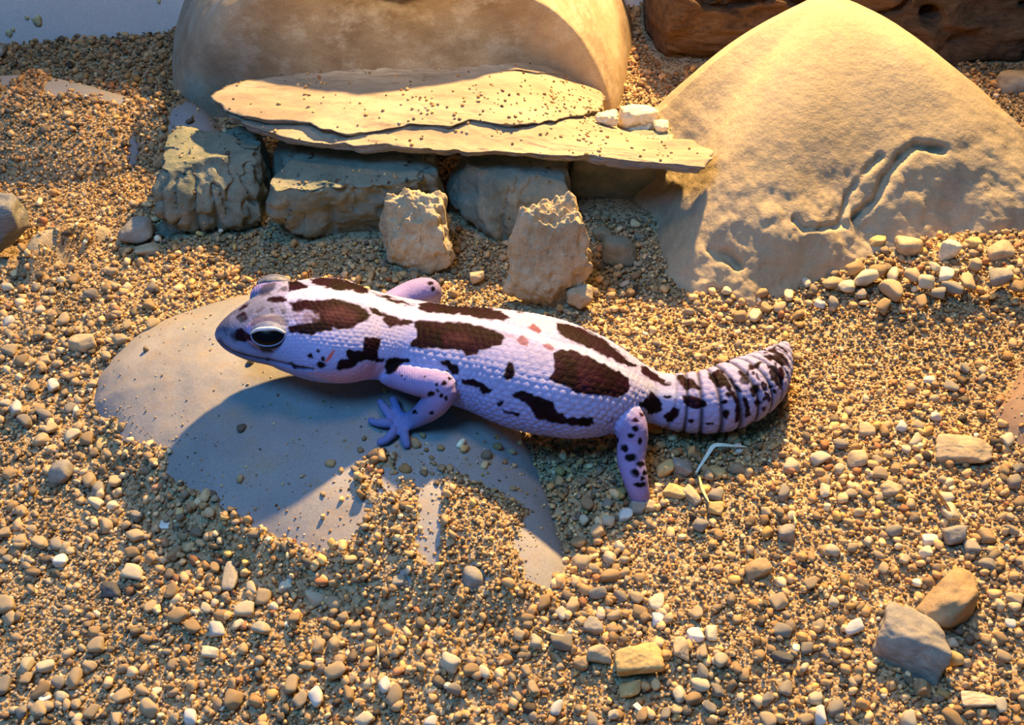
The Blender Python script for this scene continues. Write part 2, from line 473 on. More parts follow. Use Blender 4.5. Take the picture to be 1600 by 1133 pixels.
# ------------------------------------------------------------------ angular stones
def rock_shape(n, dims, seed, planes=9, soft=14, rough=0.05, rot=0.0, taper=0.0, flutes=0.0):
    rg = np.random.default_rng(seed)
    d, F = ico(n)
    pn = rg.normal(size=(planes, 3)); pn /= np.linalg.norm(pn, axis=1)[:, None]
    pd = rg.uniform(0.72, 1.0, planes)
    pn = np.vstack([pn, [[1, 0, 0], [-1, 0, 0], [0, 1, 0], [0, -1, 0], [0, 0, 1], [0, 0, -1]]])
    pd = np.r_[pd, rg.uniform(0.92, 1.0, 6)]
    g = np.maximum(d @ pn.T / pd, 1e-3)
    r = 1 / (np.sum(g ** soft, axis=1) ** (1 / soft))
    V = d * r[:, None]
    V = V * (1 + rough * fbm(V, 1.6, 3, seed)[:, None] + rough * 0.5 * fbm(V, 5, 4, seed + 3)[:, None])
    if flutes:
        fl = np.abs(fbm(V * [1, 1, 0.12] + 3, 3.3, 3, seed + 5))
        V[:, :2] *= (1 - flutes * np.exp(-(fl / 0.13) ** 2))[:, None]
    if taper: V[:, :2] *= (1 - taper * (V[:, 2:3] * 0.5 + 0.5))
    V = V * np.asarray(dims) / 2
    c, s = math.cos(rot), math.sin(rot)
    V = np.column_stack([V[:, 0] * c - V[:, 1] * s, V[:, 0] * s + V[:, 1] * c, V[:, 2]])
    return V, F
def stone(name, px, py, wpx, dims_rel, z0, m, label, cat='rock', n=5, seed=1, color=None, key=None, group=None, solidity=True, sink=0.15, zmax=None, **kw):
    """stone whose base centre is seen at (px,py) on height z0; dims_rel = depth and height relative to width"""
    c = P(px, py, z0)
    wm = wpx / ppm(c)
    dims = (wm, wm * dims_rel[0], wm * dims_rel[1])
    V, F = rock_shape(n, dims, seed, **kw)
    c = c + np.array([0, 0, dims[2] * (0.5 - sink)])
    if zmax:
        zt_ = V[:, 2] + c[2]; zm = zmax - 0.0016 * np.clip(0.5 + fbm(V, 55, 3, seed + 50), 0, 2)
        V[:, 2] = np.where(zt_ > zm - 0.003, zm - 0.003 + 0.003 * np.tanh((zt_ - zm + 0.003) / 0.003), zt_) - c[2]
    o = link(name, mesh_np(name, V, F, m), None, c)
    if color: o.color = (*color, 1)
    tag(o, label, cat, group)
    if solidity: solid(V + c, F, key or name)
    return o
# rocks that carry the slab, plus one added for shade
stone('support_rock', 342, 318, 184, (1.0, 1.02), 0, M['support'], 'fluted grey rock standing in shade under the left end of the slab', n=6, seed=14, planes=7, soft=10, rough=0.13, flutes=0.16, sink=0.2, taper=0.16, zmax=SZ - 0.0085)
stone('support_rock', 552, 322, 305, (0.78, 0.66), 0, M['support'], 'long blocky grey rock under the middle of the slab', n=6, seed=27, planes=9, soft=14, rough=0.12, flutes=0.10, sink=0.2, taper=0.22, rot=0.03, zmax=SZ - 0.0100)
stone('support_rock', 648, 400, 124, (0.75, 1.15), 0, M['crumbly'], 'tall sandy rock end jutting forward under the slab middle', n=6, seed=36, planes=9, soft=12, rough=0.15, flutes=0.06, sink=0.2, taper=0.25)
stone('support_rock', 795, 318, 212, (0.98, 0.94), 0, M['support'], 'square grey rock under the slab behind the pointed sandy rock', n=6, seed=43, planes=9, soft=14, rough=0.11, flutes=0.08, sink=0.2, taper=0.22, rot=-0.05, zmax=SZ - 0.0100)
stone('support_rock', 855, 458, 170, (0.60, 1.15), 0, M['crumbly'], 'pointed pitted sandstone rock leaning in front of the slab', n=6, seed=58, planes=10, soft=18, rough=0.16, rot=0.25, flutes=0.05, sink=0.16, taper=0.45)
stone('support_rock', 968, 288, 165, (0.6, 0.72), 0, M['support'], 'added rock behind the slab tip that shades the hollow below', n=5, seed=71, planes=8, soft=12, rough=0.1, sink=0.2, zmax=0.022)  # added to shade the hollow, mostly unseen behind the slab tip
stone('stone', 967, 405, 56, (0.7, 1.0), 0, M['support'], 'rounded grey stone in the shaded hollow beneath the slab tip', n=4, seed=63, rough=0.05, soft=6)
stone('stone', 940, 372, 34, (0.8, 0.8), 0, M['support'], 'small grey stone behind the rounded one in the shaded hollow', n=4, seed=64, rough=0.05, soft=6)
stone('stone', 998, 375, 20, (0.8, 0.9), 0, M['support'], 'round grey pebble right of the rounded stone in the shaded hollow', n=4, seed=65, rough=0.04, soft=5)
stone('stone', 905, 475, 42, (0.8, 1.0), 0, M['crumbly'], 'small sandstone lump at the right foot of the pointed rock', n=4, seed=66, rough=0.08)
stone('stone', 745, 438, 24, (0.8, 0.8), 0, M['crumbly'], 'small tan stone alone on sand behind the gecko shoulders', n=4, seed=67, rough=0.06)

# white knobbly stones on the slab
for i, (px, py, wp, dr, lb) in enumerate([(1003, 197, 76, (0.75, 0.62), 'cream knobbly stone, largest on the right end of the slab'),
                                         (947, 194, 36, (0.8, 0.7), 'small cream stone beside the larger knobbly one on the slab'),
                                         (1030, 205, 26, (0.8, 0.8), 'tiny cream stone at the right foot of the knobbly one on the slab')]):
    o = stone('stone', px, py, wp, dr, PS(px, py, SZ)[2], M['crumbly'], lb, 'stone', n=5, seed=90 + i, planes=5, soft=4, rough=0.15, sink=0.1)
    o.data.materials[0] = mat('cream_stone', (0.72, 0.62, 0.42), (0.85, 0.76, 0.56), 120, (0.55, 0.42, 0.25), bump=0.9, bscale=500, dist=0.0008) if i == 0 else CREAM
    if i == 0: CREAM = o.data.materials[0]

# half buried flat stones at the back left
def flat_stone(outl, z, H, label, m, seed, apex, name='flat_stone', p=3, q=1.5):
    def dd(V):
        V = V.copy(); V[:, 2] += fbm(V, 30, 4, seed) * 0.0008 + fbm(V, 160, 3, seed) * 0.0002
        return V
    return radial(name, px_outline(outl, z), P(*apex, z), H, p=p, q=q, nth=200, nr=50, disp=dd, m=m, tagd=(label, 'stone'), key='flat', zbot=-0.004)
flat_stone([(-120, 130), (-60, 112), (40, 110), (130, 122), (240, 150), (262, 175), (200, 230), (60, 260), (-120, 240)], 0.006, 0.0125, 'long flat grey stone lying mostly under sand at far left', M['flat'], 5, (40, 165))
flat_stone([(205, 195), (222, 158), (270, 150), (335, 170), (345, 205), (290, 228), (212, 225)], 0.006, 0.0115, 'small flat grey stone dusted with sand beside the slab left end', M['flat'], 8, (262, 182))
flat_stone([(18, 420), (40, 385), (95, 362), (172, 345), (165, 360), (110, 392), (70, 418), (40, 432)], 0.003, 0.0105, 'narrow pointed sandy slate sliver at left edge', M['crumbly'], 12, (80, 392), name='slate_sliver', p=2)
flat_stone([(1545, 650), (1575, 605), (1610, 560), (1700, 540), (1720, 640), (1640, 720), (1570, 690)], 0.001, 0.006, 'flat purplish brown slate edge showing at the right edge', mat('brown_slate', (0.24, 0.16, 0.12), (0.32, 0.23, 0.17), 60, bump=0.5, bscale=300), 15, (1620, 620), name='slate_piece')
stone('stone', 0, 378, 108, (0.7, 1.0), 0.003, M['slate_edge'], 'dark blue grey angular stone cut by the left edge', n=5, seed=102, planes=7, rough=0.08)
stone('stone', 1585, 138, 60, (0.7, 0.6), 0.0, M['backstone'], 'small brown stone behind the big boulder at right edge', n=4, seed=104)
stone('stone', -8, 85, 40, (0.8, 0.5), 0.006, M['backstone'], 'small brown stone where wall meets gravel at left edge', n=4, seed=105)

# cork bark log at the back right
def bark(x0, x1, px0, name, label, seed, rad, yc, zc, hole=None):
    nth, nl = 220, 420
    th = np.linspace(0, 2 * math.pi, nth + 1)[:-1]
    V = []
    xs = np.linspace(x0, x1, nl)
    for x in xs:
        e = min(1, (x - x0) / 0.008, (x1 - x) / 0.008); e = math.sqrt(max(e, 0.0)) if e < 1 else 1
        V.append(np.column_stack([np.full(nth, x), yc + 0.06 * (x - x0) + rad * e * np.cos(th), zc + rad * e * 1.0 * np.sin(th)]))
    V = np.array(V)
    c = V.mean(1, keepdims=True)
    Pn = V.reshape(-1, 3); Dn = (V - c); Dn /= (np.linalg.norm(Dn, axis=2, keepdims=True) + 1e-9); Dn = Dn.reshape(-1, 3)
    q = Pn * [0.42, 1, 1]
    dsp = 0.0045 * fbm(q, 40, 4, seed) + 0.0016 * fbm(q, 170, 4, seed + 1) + 0.0020 * ridged(q, 90, 3, seed + 3) - 0.009 * np.exp(-(fbm(q, 55, 4, seed + 9) / 0.07) ** 2)
    if hole:
        hq = proj(Pn); near = (Dn @ (CAM - np.array([0.2, 0.2, 0])) > 0)
        dsp -= near * 0.016 * np.exp(-(((hq[:, 0] - hole[0]) / hole[2]) ** 2 + ((hq[:, 1] - hole[1]) / hole[3]) ** 2) ** 2)
    Pn = Pn + Dn * dsp[:, None]
    i = np.arange(nth); j = (i + 1) % nth; T = []
    for a in range(nl - 1):
        b = a * nth; T.append(np.stack([b + i, b + j, b + nth + j, b + nth + i], -1))
    T = np.vstack(T)
    a2 = np.cross(Pn[T[55, 1]] - Pn[T[55, 0]], Pn[T[55, 2]] - Pn[T[55, 0]])
    if a2 @ Dn[T[55, 0]] < 0: T = T[:, ::-1]
    cc = Pn.mean(0)
    o = link(name, mesh_np(name, Pn - cc, T, M['bark']), None, cc)
    tag(o, label, 'bark'); solid(Pn, T, 'bark'); return o
bark(0.055, 0.37, 0, 'bark_log', 'dark brown craggy cork bark log lying behind the boulders', 120, 0.032, 0.200, 0.018, hole=(1455, 22, 15, 12))

# single stones on the gravel, each named by its look and place
def gz(px, py):
    c = P(px, py, 0); return float(ground_z(np.array([c[0]]), np.array([c[1]]))[0])
GREY, TAN, BROWN, CRM, DARK, OCH, WHT = (0.36, 0.33, 0.28), (0.56, 0.44, 0.28), (0.44, 0.31, 0.17), (0.74, 0.66, 0.48), (0.11, 0.11, 0.11), (0.66, 0.47, 0.20), (0.85, 0.83, 0.76)
big = [
 (1478, 952, 122, (0.62, 0.62), BROWN, 'brown angular stone, upper of the two large stones at lower right', 5, 201, 0.5, 8),
 (1420, 1022, 112, (0.72, 0.72), GREY, 'pale grey blocky stone, lower of the two large stones at lower right', 5, 209, -0.5, 7),
 (1502, 714, 92, (0.45, 0.42), TAN, 'elongated grey tan stone lying on gravel near the right edge', 5, 203, -0.15, 6),
 (996, 1038, 78, (0.62, 0.60), OCH, 'tan pitted blocky stone at bottom centre right', 5, 204, 0.1, 6),
 (936, 1028, 38, (0.8, 0.9), TAN, 'rounded tan stone just left of the tan pitted block', 4, 205, 0, 6),
 (908, 1040, 26, (0.8, 0.9), BROWN, 'small brown stone at far left of the tan pitted block', 4, 206, 0, 6),
 (742, 915, 42, (0.9, 1.0), GREY, 'round grey stone on the heap below the flat stone', 4, 207, 0, 5),
 (627, 915, 26, (0.9, 1.1), GREY, 'small upright grey stone left of the round grey stone', 4, 208, 0, 6),
 (213, 372, 56, (0.7, 0.7), GREY, 'grey tan stone on gravel at left of the fluted rock', 4, 210, 0, 6),
 (232, 392, 38, (0.7, 0.4), TAN, 'flat tan stone touching the grey tan one by the fluted rock', 4, 211, 0.2, 6),
 (100, 745, 42, (0.85, 0.9), GREY, 'rounded grey stone on gravel left of the flat stone', 4, 212, 0, 5),
 (132, 545, 40, (0.7, 0.8), TAN, 'wedge shaped tan stone at the upper left rim of the flat stone', 4, 213, 0.4, 7),
 (176, 925, 32, (0.8, 0.6), DARK, 'small black stone in the gravel at lower left', 4, 214, 0, 6),
 (362, 905, 24, (2.4, 0.9), GREY, 'upright elongated grey tan stone below the shaded gravel', 4, 215, 0.1, 6),
 (330, 1022, 28, (0.9, 0.7), CRM, 'round cream stone in the gravel at lower left centre', 4, 216, 0, 4),
 (253, 697, 0, (1, 1), CRM, None, 4, 217, 0, 5),
 (1418, 392, 46, (0.8, 0.75), TAN, 'rounded tan stone against the foot of the big boulder', 4, 218, 0, 5),
 (1365, 385, 36, (0.8, 0.8), OCH, 'lumpy ochre stone left of the rounded tan one at the boulder foot', 4, 219, 0, 7),
 (1480, 398, 30, (0.8, 1.1), CRM, 'pale upright stone right of the rounded tan one at the boulder foot', 4, 220, 0, 6),
 (1562, 398, 44, (0.7, 0.7), TAN, 'broad tan stone at boulder foot near the right edge', 4, 221, 0, 5),
 (1558, 437, 38, (0.8, 0.75), GREY, 'grey tan stone just below the broad one near the right edge', 4, 222, 0, 5),
 (1517, 385, 28, (0.8, 0.8), OCH, 'ochre stone left of the broad tan stone at the boulder foot', 4, 223, 0, 5),
 (1352, 675, 28, (0.85, 0.7), TAN, 'round pale tan stone on open gravel right of the tail', 4, 224, 0, 5),
 (1338, 722, 32, (0.85, 0.7), TAN, 'roundish tan stone below the round pale one right of the tail', 4, 225, 0, 5),
 (1392, 768, 34, (0.8, 0.75), TAN, 'tan stone with dark foot left of the crowd of pebbles', 4, 226, 0, 6),
 (1228, 837, 30, (0.9, 0.9), GREY, 'round grey brown stone on gravel below the tail', 4, 227, 0, 5),
 (1490, 842, 42, (0.75, 0.9), GREY, 'grey lump in the crowd of pebbles above the brown angular stone', 4, 228, 0.3, 6),
 (1516, 858, 30, (0.9, 0.8), GREY, 'small round grey stone right of the grey lump', 4, 229, 0, 5),
 (1538, 842, 32, (0.9, 0.8), BROWN, 'brownish round stone beyond the small round grey stone', 4, 230, 0, 5),
 (1452, 846, 28, (0.7, 0.6), WHT, 'whitish oval stone left of the grey lump', 4, 231, 0, 4),
 (1445, 866, 22, (0.9, 0.8), CRM, 'cream round stone beneath the whitish oval one', 4, 232, 0, 4),
 (1440, 1078, 27, (0.9, 1.0), BROWN, 'brown stone just below the pale grey blocky stone', 4, 233, 0, 6),
 (1492, 1032, 30, (0.8, 0.7), OCH, 'ochre stone to the right of the pale grey blocky stone', 4, 234, 0, 5),
 (1487, 1008, 24, (0.8, 0.7), CRM, 'cream stone between the two large stones at lower right', 4, 235, 0, 5),
 (1220, 1028, 40, (0.45, 0.4), DARK, 'dark grey oblong stone right of the bottom centre', 4, 236, -0.3, 5),
 (1180, 892, 42, (0.8, 0.6), BROWN, 'brown angular stone on gravel below the hind foot at right', 4, 237, 0.4, 7),
 (978, 808, 24, (0.9, 0.8), WHT, 'white round stone just below the hind foot', 4, 238, 0, 4),
 (996, 795, 28, (0.8, 0.8), GREY, 'grey stone touching the white one below the hind foot', 4, 239, 0, 6),
 (1012, 792, 26, (0.8, 0.7), TAN, 'tan stone right of the grey one below the hind foot', 4, 240, 0, 6),
 (1038, 737, 30, (0.9, 0.9), OCH, 'golden brown round stone right of the hind leg', 4, 241, 0, 5),
 (1067, 737, 36, (0.8, 0.8), GREY, 'grey facetted stone between the hind leg and the grass blade', 4, 242, 0, 7),
 (1118, 740, 30, (0.6, 0.6), OCH, 'ochre oblong stone right of the grass blade', 4, 243, -0.8, 5),
 (1082, 778, 40, (0.45, 0.5), TAN, 'long tan stone slanting below the hind leg', 4, 244, -0.9, 6),
 (1055, 772, 40, (0.5, 0.5), OCH, 'ochre slanting stone left of the long tan one', 4, 245, -0.5, 6),
 (1118, 800, 24, (0.9, 0.8), OCH, 'golden squarish pebble below the straw', 4, 246, 0, 7),
 (1025, 944, 26, (1.1, 0.7), CRM, 'smooth cream yellow pebble above the tan pitted block', 4, 247, 0, 3),
 (1029, 970, 22, (0.9, 0.7), WHT, 'whitish round pebble right above the tan pitted block', 4, 248, 0, 3),
 (1085, 993, 26, (1.1, 0.6), WHT, 'pale oval pebble right of the tan pitted block', 4, 249, 0.3, 3),
 (1110, 993, 22, (1.2, 0.7), CRM, 'yellowish pebble next to the pale oval pebble', 4, 250, 0, 4),
 (1063, 1018, 26, (1.5, 0.9), TAN, 'upright tan stone at the right of the pitted block', 4, 251, 0, 6),
 (985, 1080, 36, (0.8, 0.6), OCH, 'broken ochre stone below the tan pitted block', 4, 252, 0, 7),
 (925, 985, 32, (0.8, 1.0), GREY, 'grey cube like stone above the rounded tan stone', 4, 253, 0, 7),
 (1022, 676, 26, (0.7, 0.8), (0.75, 0.30, 0.05), 'added orange stone imitating the warm glow under the tail root', 4, 254, 0, 5),  # added stone, its orange imitates light glowing beneath the tail
 (160, 693, 20, (1.4, 0.6), OCH, 'golden oval pebble near the left rim of the flat stone', 4, 255, 0.3, 4),
 (186, 712, 24, (0.8, 0.6), BROWN, 'reddish brown pebble beside the golden oval one', 4, 256, 0, 5),
 (262, 823, 22, (1.0, 0.6), WHT, 'pale greenish round pebble inside the shaded gravel', 4, 257, 0, 3),
 (372, 858, 24, (0.9, 0.8), CRM, 'cream round pebble at the edge of the shaded gravel', 4, 258, 0, 4),
 (445, 895, 0, (1, 1), CRM, None, 4, 259, 0, 4),
 (458, 898, 32, (0.8, 0.7), CRM, 'large cream pebble in the sunlit cluster at lower centre', 4, 260, 0, 4),
 (448, 918, 30, (0.6, 0.6), CRM, 'oblong cream pebble below the large cream one', 4, 261, 0.3, 4),
 (425, 855, 22, (0.9, 0.5), WHT, 'white chipped pebble at the lower rim of the flat stone', 4, 262, 0, 5),
 (98, 878, 24, (0.9, 0.8), WHT, 'pale round pebble at mid left', 4, 263, 0, 3),
 (1552, 1050, 0, (1, 1), CRM, None, 4, 264, 0, 4),
]
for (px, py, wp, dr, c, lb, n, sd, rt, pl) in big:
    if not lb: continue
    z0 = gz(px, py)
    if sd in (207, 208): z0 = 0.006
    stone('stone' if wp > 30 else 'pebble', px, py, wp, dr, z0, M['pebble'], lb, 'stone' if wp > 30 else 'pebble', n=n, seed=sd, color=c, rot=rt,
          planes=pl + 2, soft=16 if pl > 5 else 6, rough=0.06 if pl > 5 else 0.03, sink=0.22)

# ------------------------------------------------------------------ GECKO
def bezel(z0, e, k, px, py):
    """section centre and half sizes from its outline in view and the height of its underside"""
    z = z0 + 0.012
    for _ in range(6):
        c = P(px, py, z); s = ppm(c)
        d = c - CAM; el = math.atan2(-d[2], d[1])
        a = e / (s * math.sqrt(math.sin(el) ** 2 + (k * math.cos(el)) ** 2))
        b = k * a; z = z0 + b
    return np.r_[c, a, b]
SP = [(343, 521, 7, .90, .0300), (349, 521, 19, .85, .0285), (366, 520, 33, .82, .0270), (395, 517, 48, .78, .0256), (430, 512, 62, .74, .0241), (465, 511, 72, .72, .0229),
      (505, 514, 79, .70, .0217), (545, 519, 77, .70, .0207), (585, 524, 67, .76, .0193), (640, 534, 64, .82, .0165), (700, 551, 72, .80, .0145),
      (760, 563, 80, .78, .0125), (820, 579, 88, .75, .0105), (880, 593, 87, .75, .0085), (930, 603, 78, .78, .0065), (970, 611, 61, .85, .0055),
      (1000, 616, 46, .90, .0055), (1022, 621, 40, .95, .0050), (1060, 628, 44, .95, .0030), (1110, 627, 49, .95, .0025), (1150, 615, 51, .95, .0025),
      (1182, 598, 46, .95, .0025), (1204, 577, 34, .95, .003), (1219, 555, 19, .95, .0045), (1228, 536, 4, .95, .006)]
SPW = np.array([bezel(s[4], s[2], s[3], s[0], s[1]) for s in SP])
spine = catmull(SPW, 500)
spine[:, 3:] = np.maximum(spine[:, 3:], 0.0006)
TG = np.gradient(spine[:, :3], axis=0); TG /= np.linalg.norm(TG, axis=1)[:, None]
SD = np.cross(TG, [0, 0, 1.0]); SD /= np.linalg.norm(SD, axis=1)[:, None]      # points to the gecko's ... consistent side
if SD[200, 1] > 0: SD = -SD                                                     # towards the camera
UPV = np.cross(TG, SD); UPV *= np.sign(UPV[:, 2:3])
ARC = np.r_[0, np.cumsum(np.linalg.norm(np.diff(spine[:, :3], axis=0), axis=1))]
SPX = proj(spine[:, :3])[:, 0]
def tube(C, S, U, A, Bt, Bb, n=64, e=0.9):
    th = np.linspace(0, 2 * math.pi, n + 1)[:-1]
    cs = np.sign(np.cos(th)) * np.abs(np.cos(th)) ** e; sn = np.sign(np.sin(th)) * np.abs(np.sin(th)) ** e
    V = []
    for i in range(len(C)):
        bb = np.where(sn > 0, Bt[i], Bb[i])
        V.append(C[i] + np.outer(cs * A[i], S[i]) + np.outer(sn * bb, U[i]))
    m_ = len(C); V = np.vstack(V + [C[:1], C[-1:]])
    i = np.arange(n); j = (i + 1) % n; F = []
    for a in range(m_ - 1):
        b = a * n; F += [np.stack([b + i, b + j, b + n + j], -1), np.stack([b + i, b + n + j, b + n + i], -1)]
    F += [np.stack([np.full(n, m_ * n), j, i], -1), np.stack([np.full(n, m_ * n + 1), (m_ - 1) * n + i, (m_ - 1) * n + j], -1)]
    F = np.vstack(F)
    # orient outward
    k_ = m_ // 2; f0 = F[2 * n * (k_ - 1)]
    nn = np.cross(V[f0[1]] - V[f0[0]], V[f0[2]] - V[f0[0]])
    if nn @ (V[f0[0]] - C[k_]) < 0: F = F[:, ::-1]
    return V, F
GV, GF = [], []
def gadd(V, F):
    n = sum(len(a) for a in GV); GV.append(V); GF.append(F + n)
gadd(*tube(spine[:, :3], SD, UPV, spine[:, 3], spine[:, 4], spine[:, 4], 72, 0.93))
def limb(pts, n=40, m_=28):
    """pts: (px,py,z,radius_px[,flat])"""
    C = []
    for q in pts:
        c = P(q[0], q[1], q[2]); r = q[3] / ppm(c); C.append([*c, r, r * (q[4] if len(q) > 4 else 1)])
    C = catmull(C, n)
    T = np.gradient(C[:, :3], axis=0); T /= np.linalg.norm(T, axis=1)[:, None]
    S = np.cross(T, [0, 0.01, 1.0]); S /= np.linalg.norm(S, axis=1)[:, None]
    U = np.cross(S, T)
    # rounded ends
    t = np.linspace(0, 1, n); end = np.sqrt(np.clip(1 - (np.clip(1 - t * (n - 1) / 3.0, 0, 1)) ** 2, 0.02, 1)) * np.sqrt(np.clip(1 - (np.clip(1 - (1 - t) * (n - 1) / 3.0, 0, 1)) ** 2, 0.02, 1))
    gadd(*tube(C[:, :3], S, U, C[:, 3] * end, C[:, 4] * end, C[:, 4] * end, m_, 1.0))
# near foreleg
limb([(598, 570, .0245, 30), (626, 586, .0262, 24), (654, 597, .0282, 22.5), (679, 601, .0292, 22.5), (692, 606, .0287, 22.5), (686, 624, .0255, 21.5), (670, 639, .0218, 20), (648, 654, .0176, 18, .7), (628, 661, .0160, 17, .5), (611, 664, .0156, 11, .5)])
for tps in ([(628, 655, .0160, 7), (620, 640, .0172, 6), (616, 628, .0165, 5.5), (614, 622, .0158, 5)],
            [(618, 658, .0160, 7), (604, 643, .0172, 6), (597, 632, .0165, 5.5), (592, 627, .0156, 5)],
            [(615, 663, .0160, 7), (598, 661, .0168, 6), (585, 660, .0160, 5), (576, 654, .0155, 4.8)],
            [(620, 668, .0160, 7), (610, 681, .0165, 6), (600, 689, .0158, 5.5), (588, 693, .0153, 5)],
            [(630, 668, .0160, 7), (632, 682, .0162, 6.5), (635, 693, .0155, 6), (638, 701, .0150, 5)]):
    limb([(a, b, c_, r_ * 1.2) for a, b, c_, r_ in tps], 16, 18)
# far foreleg (folded upper arm)
limb([(590, 492, .026, 22), (622, 468, .026, 19), (650, 455, .0255, 19), (668, 452, .024, 18), (676, 456, .019, 14), (680, 470, .014, 11)], 30, 26)
# near hind leg, foot pushed into the gravel
limb([(940, 625, .0140, 44), (965, 645, .0155, 34), (985, 664, .0160, 26), (988, 690, .0125, 24), (986, 718, .0095, 22), (992, 745, .0065, 20), (998, 768, .0030, 17), (1002, 785, -.001, 15)], 40)
# far hind leg, mostly hidden
limb([(985, 590, .012, 26), (1008, 588, .010, 16), (1020, 590, .006, 12), (1028, 596, .002, 10)], 24, 24)

# eye bulges
ie = int(np.argmin(np.abs(SPX - 432)))
ce = spine[ie, :3]; ae, be = spine[ie, 3], spine[ie, 4]
EYE = {}
for sg in (1, -1):
    eo = ce + sg * SD[ie] * ae * (0.60 if sg > 0 else 0.60) + UPV[ie] * be * (0.58 if sg > 0 else 0.50)
    nrm_e = sg * SD[ie] * 0.80 + UPV[ie] * 0.58; nrm_e = nrm_e / np.linalg.norm(nrm_e)
    EYE[sg] = (eo, nrm_e)
    d, F = ico(3)
    t_ = TG[ie]; u_ = np.cross(nrm_e, t_)
    V = eo + np.outer(d[:, 0] * 0.0068, t_) + np.outer(d[:, 1] * 0.0046, u_) + np.outer(d[:, 2] * 0.0050, nrm_e)
    gadd(V, F)
print('EYE', proj(EYE[1][0]), proj(EYE[-1][0]), proj(EYE[1][0] + EYE[1][1] * 0.005))

gme = mesh_np('gecko_raw', np.vstack(GV), np.vstack(GF))
tmp = bpy.data.objects.new('gecko_raw', gme); COL.objects.link(tmp)
rm = tmp.modifiers.new('r', 'REMESH'); rm.mode = 'VOXEL'; rm.voxel_size = 0.00032; rm.adaptivity = 0
sm = tmp.modifiers.new('s', 'SMOOTH'); sm.factor = 0.5; sm.iterations = 7
bpy.context.view_layer.update()
dg = bpy.context.evaluated_depsgraph_get()
ev = tmp.evaluated_get(dg); em = ev.to_mesh()
nv = len(em.vertices); V = np.empty(nv * 3, np.float32); em.vertices.foreach_get('co', V); V = V.reshape(-1, 3).astype(float)
NN = np.empty(nv * 3, np.float32); em.vertices.foreach_get('normal', NN); NN = NN.reshape(-1, 3).astype(float)
nf = len(em.polygons); F = np.empty(len(em.loops), np.int32); em.loops.foreach_get('vertex_index', F)
F = F.reshape(-1, 4)
ev.to_mesh_clear(); bpy.data.objects.remove(tmp)
print('GECKO verts', nv)
# body coordinates of every vertex
near = np.empty(nv, int); S3 = spine[:, :3]
for a in range(0, nv, 20000):
    q = V[a:a + 20000]; d2 = (q ** 2).sum(1)[:, None] - 2 * q @ S3.T + (S3 ** 2).sum(1)[None]
    near[a:a + 20000] = np.argmin(d2, 1)
rel = V - S3[near]
su = (rel * SD[near]).sum(1); uu = (rel * UPV[near]).sum(1); tt = (rel * TG[near]).sum(1)
ell = np.sqrt((su / spine[near, 3]) ** 2 + (uu / spine[near, 4]) ** 2)
ang = np.arctan2(su / spine[near, 3], uu / spine[near, 4])       # 0 = back, positive = near side
arc = ARC[near] + tt
rloc = 0.5 * (spine[near, 3] + spine[near, 4])
onbody = sstep(1.22, 1.08, ell)
spx = SPX[near]
facing = (NN * ((CAM - V) / np.linalg.norm(CAM - V, axis=1)[:, None])).sum(1)
mirror = V - 2 * su[:, None] * SD[near]
q = proj(V); qm = proj(mirror)
use_m = (facing < 0.02) & (onbody > 0.5) & (uu > -0.6 * spine[near, 4])
Q = np.where(use_m[:, None], qm, q)
# pattern edges follow the scales
jit = np.column_stack([fbm(V, 700, 2, 5), fbm(V, 700, 2, 6)]) * 2.2 + np.column_stack([fbm(V, 180, 2, 7), fbm(V, 180, 2, 8)]) * 2.0
QJ = Q + jit
def z1(l): return [(320 + a / 3.54, 400 + b / 3.54) for a, b in l]
def z2(l): return [(640 + a / 3.54, 430 + b / 3.54) for a, b in l]
def z3(l): return [(860 + a / 3.54, 490 + b / 3.54) for a, b in l]
def z6(l): return [(560 + a / 7.083, 560 + b / 7.083) for a, b in l]
def pm(poly, pts=None, soft=1.6):
    pts = QJ if pts is None else pts
    lo = np.min(poly, 0) - 6; hi = np.max(poly, 0) + 6
    m_ = np.all((pts > lo) & (pts < hi), axis=1); out = np.zeros(nv)
    if m_.any(): out[m_] = sstep(-soft, soft, sdist(pts[m_], poly))
    return out
def spot(cx, cy, rx, ry=None, soft=0.35):
    ry = ry or rx
    return sstep(1 + soft, 1 - soft, np.hypot((QJ[:, 0] - cx) / rx, (QJ[:, 1] - cy) / ry))
def tailm_c(a): return onbody * sstep(1125, 1150, a)
# base skin
nlow = fbm(V, 120, 3, 44)
back = sstep(-0.2, 0.9, uu / spine[near, 4])
base = np.array([0.34, 0.40, 0.86]) * (1 - back[:, None]) + np.array([0.46, 0.45, 0.76]) * back[:, None]
belly = sstep(-0.70, -0.92, uu / spine[near, 4]) * onbody
base = base * (1 - belly[:, None]) + np.array([0.50, 0.36, 0.42]) * belly[:, None]
hd = sstep(475, 400, spx)[:, None]
base = base * (1 - hd) + (np.array([0.19, 0.24, 0.52]) * (1 - back[:, None]) + np.array([0.21, 0.22, 0.36]) * back[:, None]) * hd
legw = (1 - onbody)[:, None]
base = base * (1 - legw) + np.array([0.36, 0.30, 0.62]) * legw
hand = sstep(690, 640, q[:, 0]) * sstep(600, 630, q[:, 1]) * (1 - onbody) * (q[:, 0] < 720)
base = base * (1 - hand[:, None]) + np.array([0.20, 0.24, 0.52]) * hand[:, None]
thr = pm(z1([(700, 640), (800, 625), (850, 595), (990, 590), (1000, 640), (880, 690), (760, 700), (640, 680), (560, 640)]), soft=4)[:, None]
base = base * (1 - thr) + np.array([0.60, 0.40, 0.64]) * thr
tailw = sstep(1030, 1060, spx)[:, None] * onbody[:, None]
base = base * (1 - tailw * 0.6) + np.array([0.38, 0.36, 0.64]) * tailw * 0.6
base = base * (1 + 0.10 * nlow[:, None])
C = base
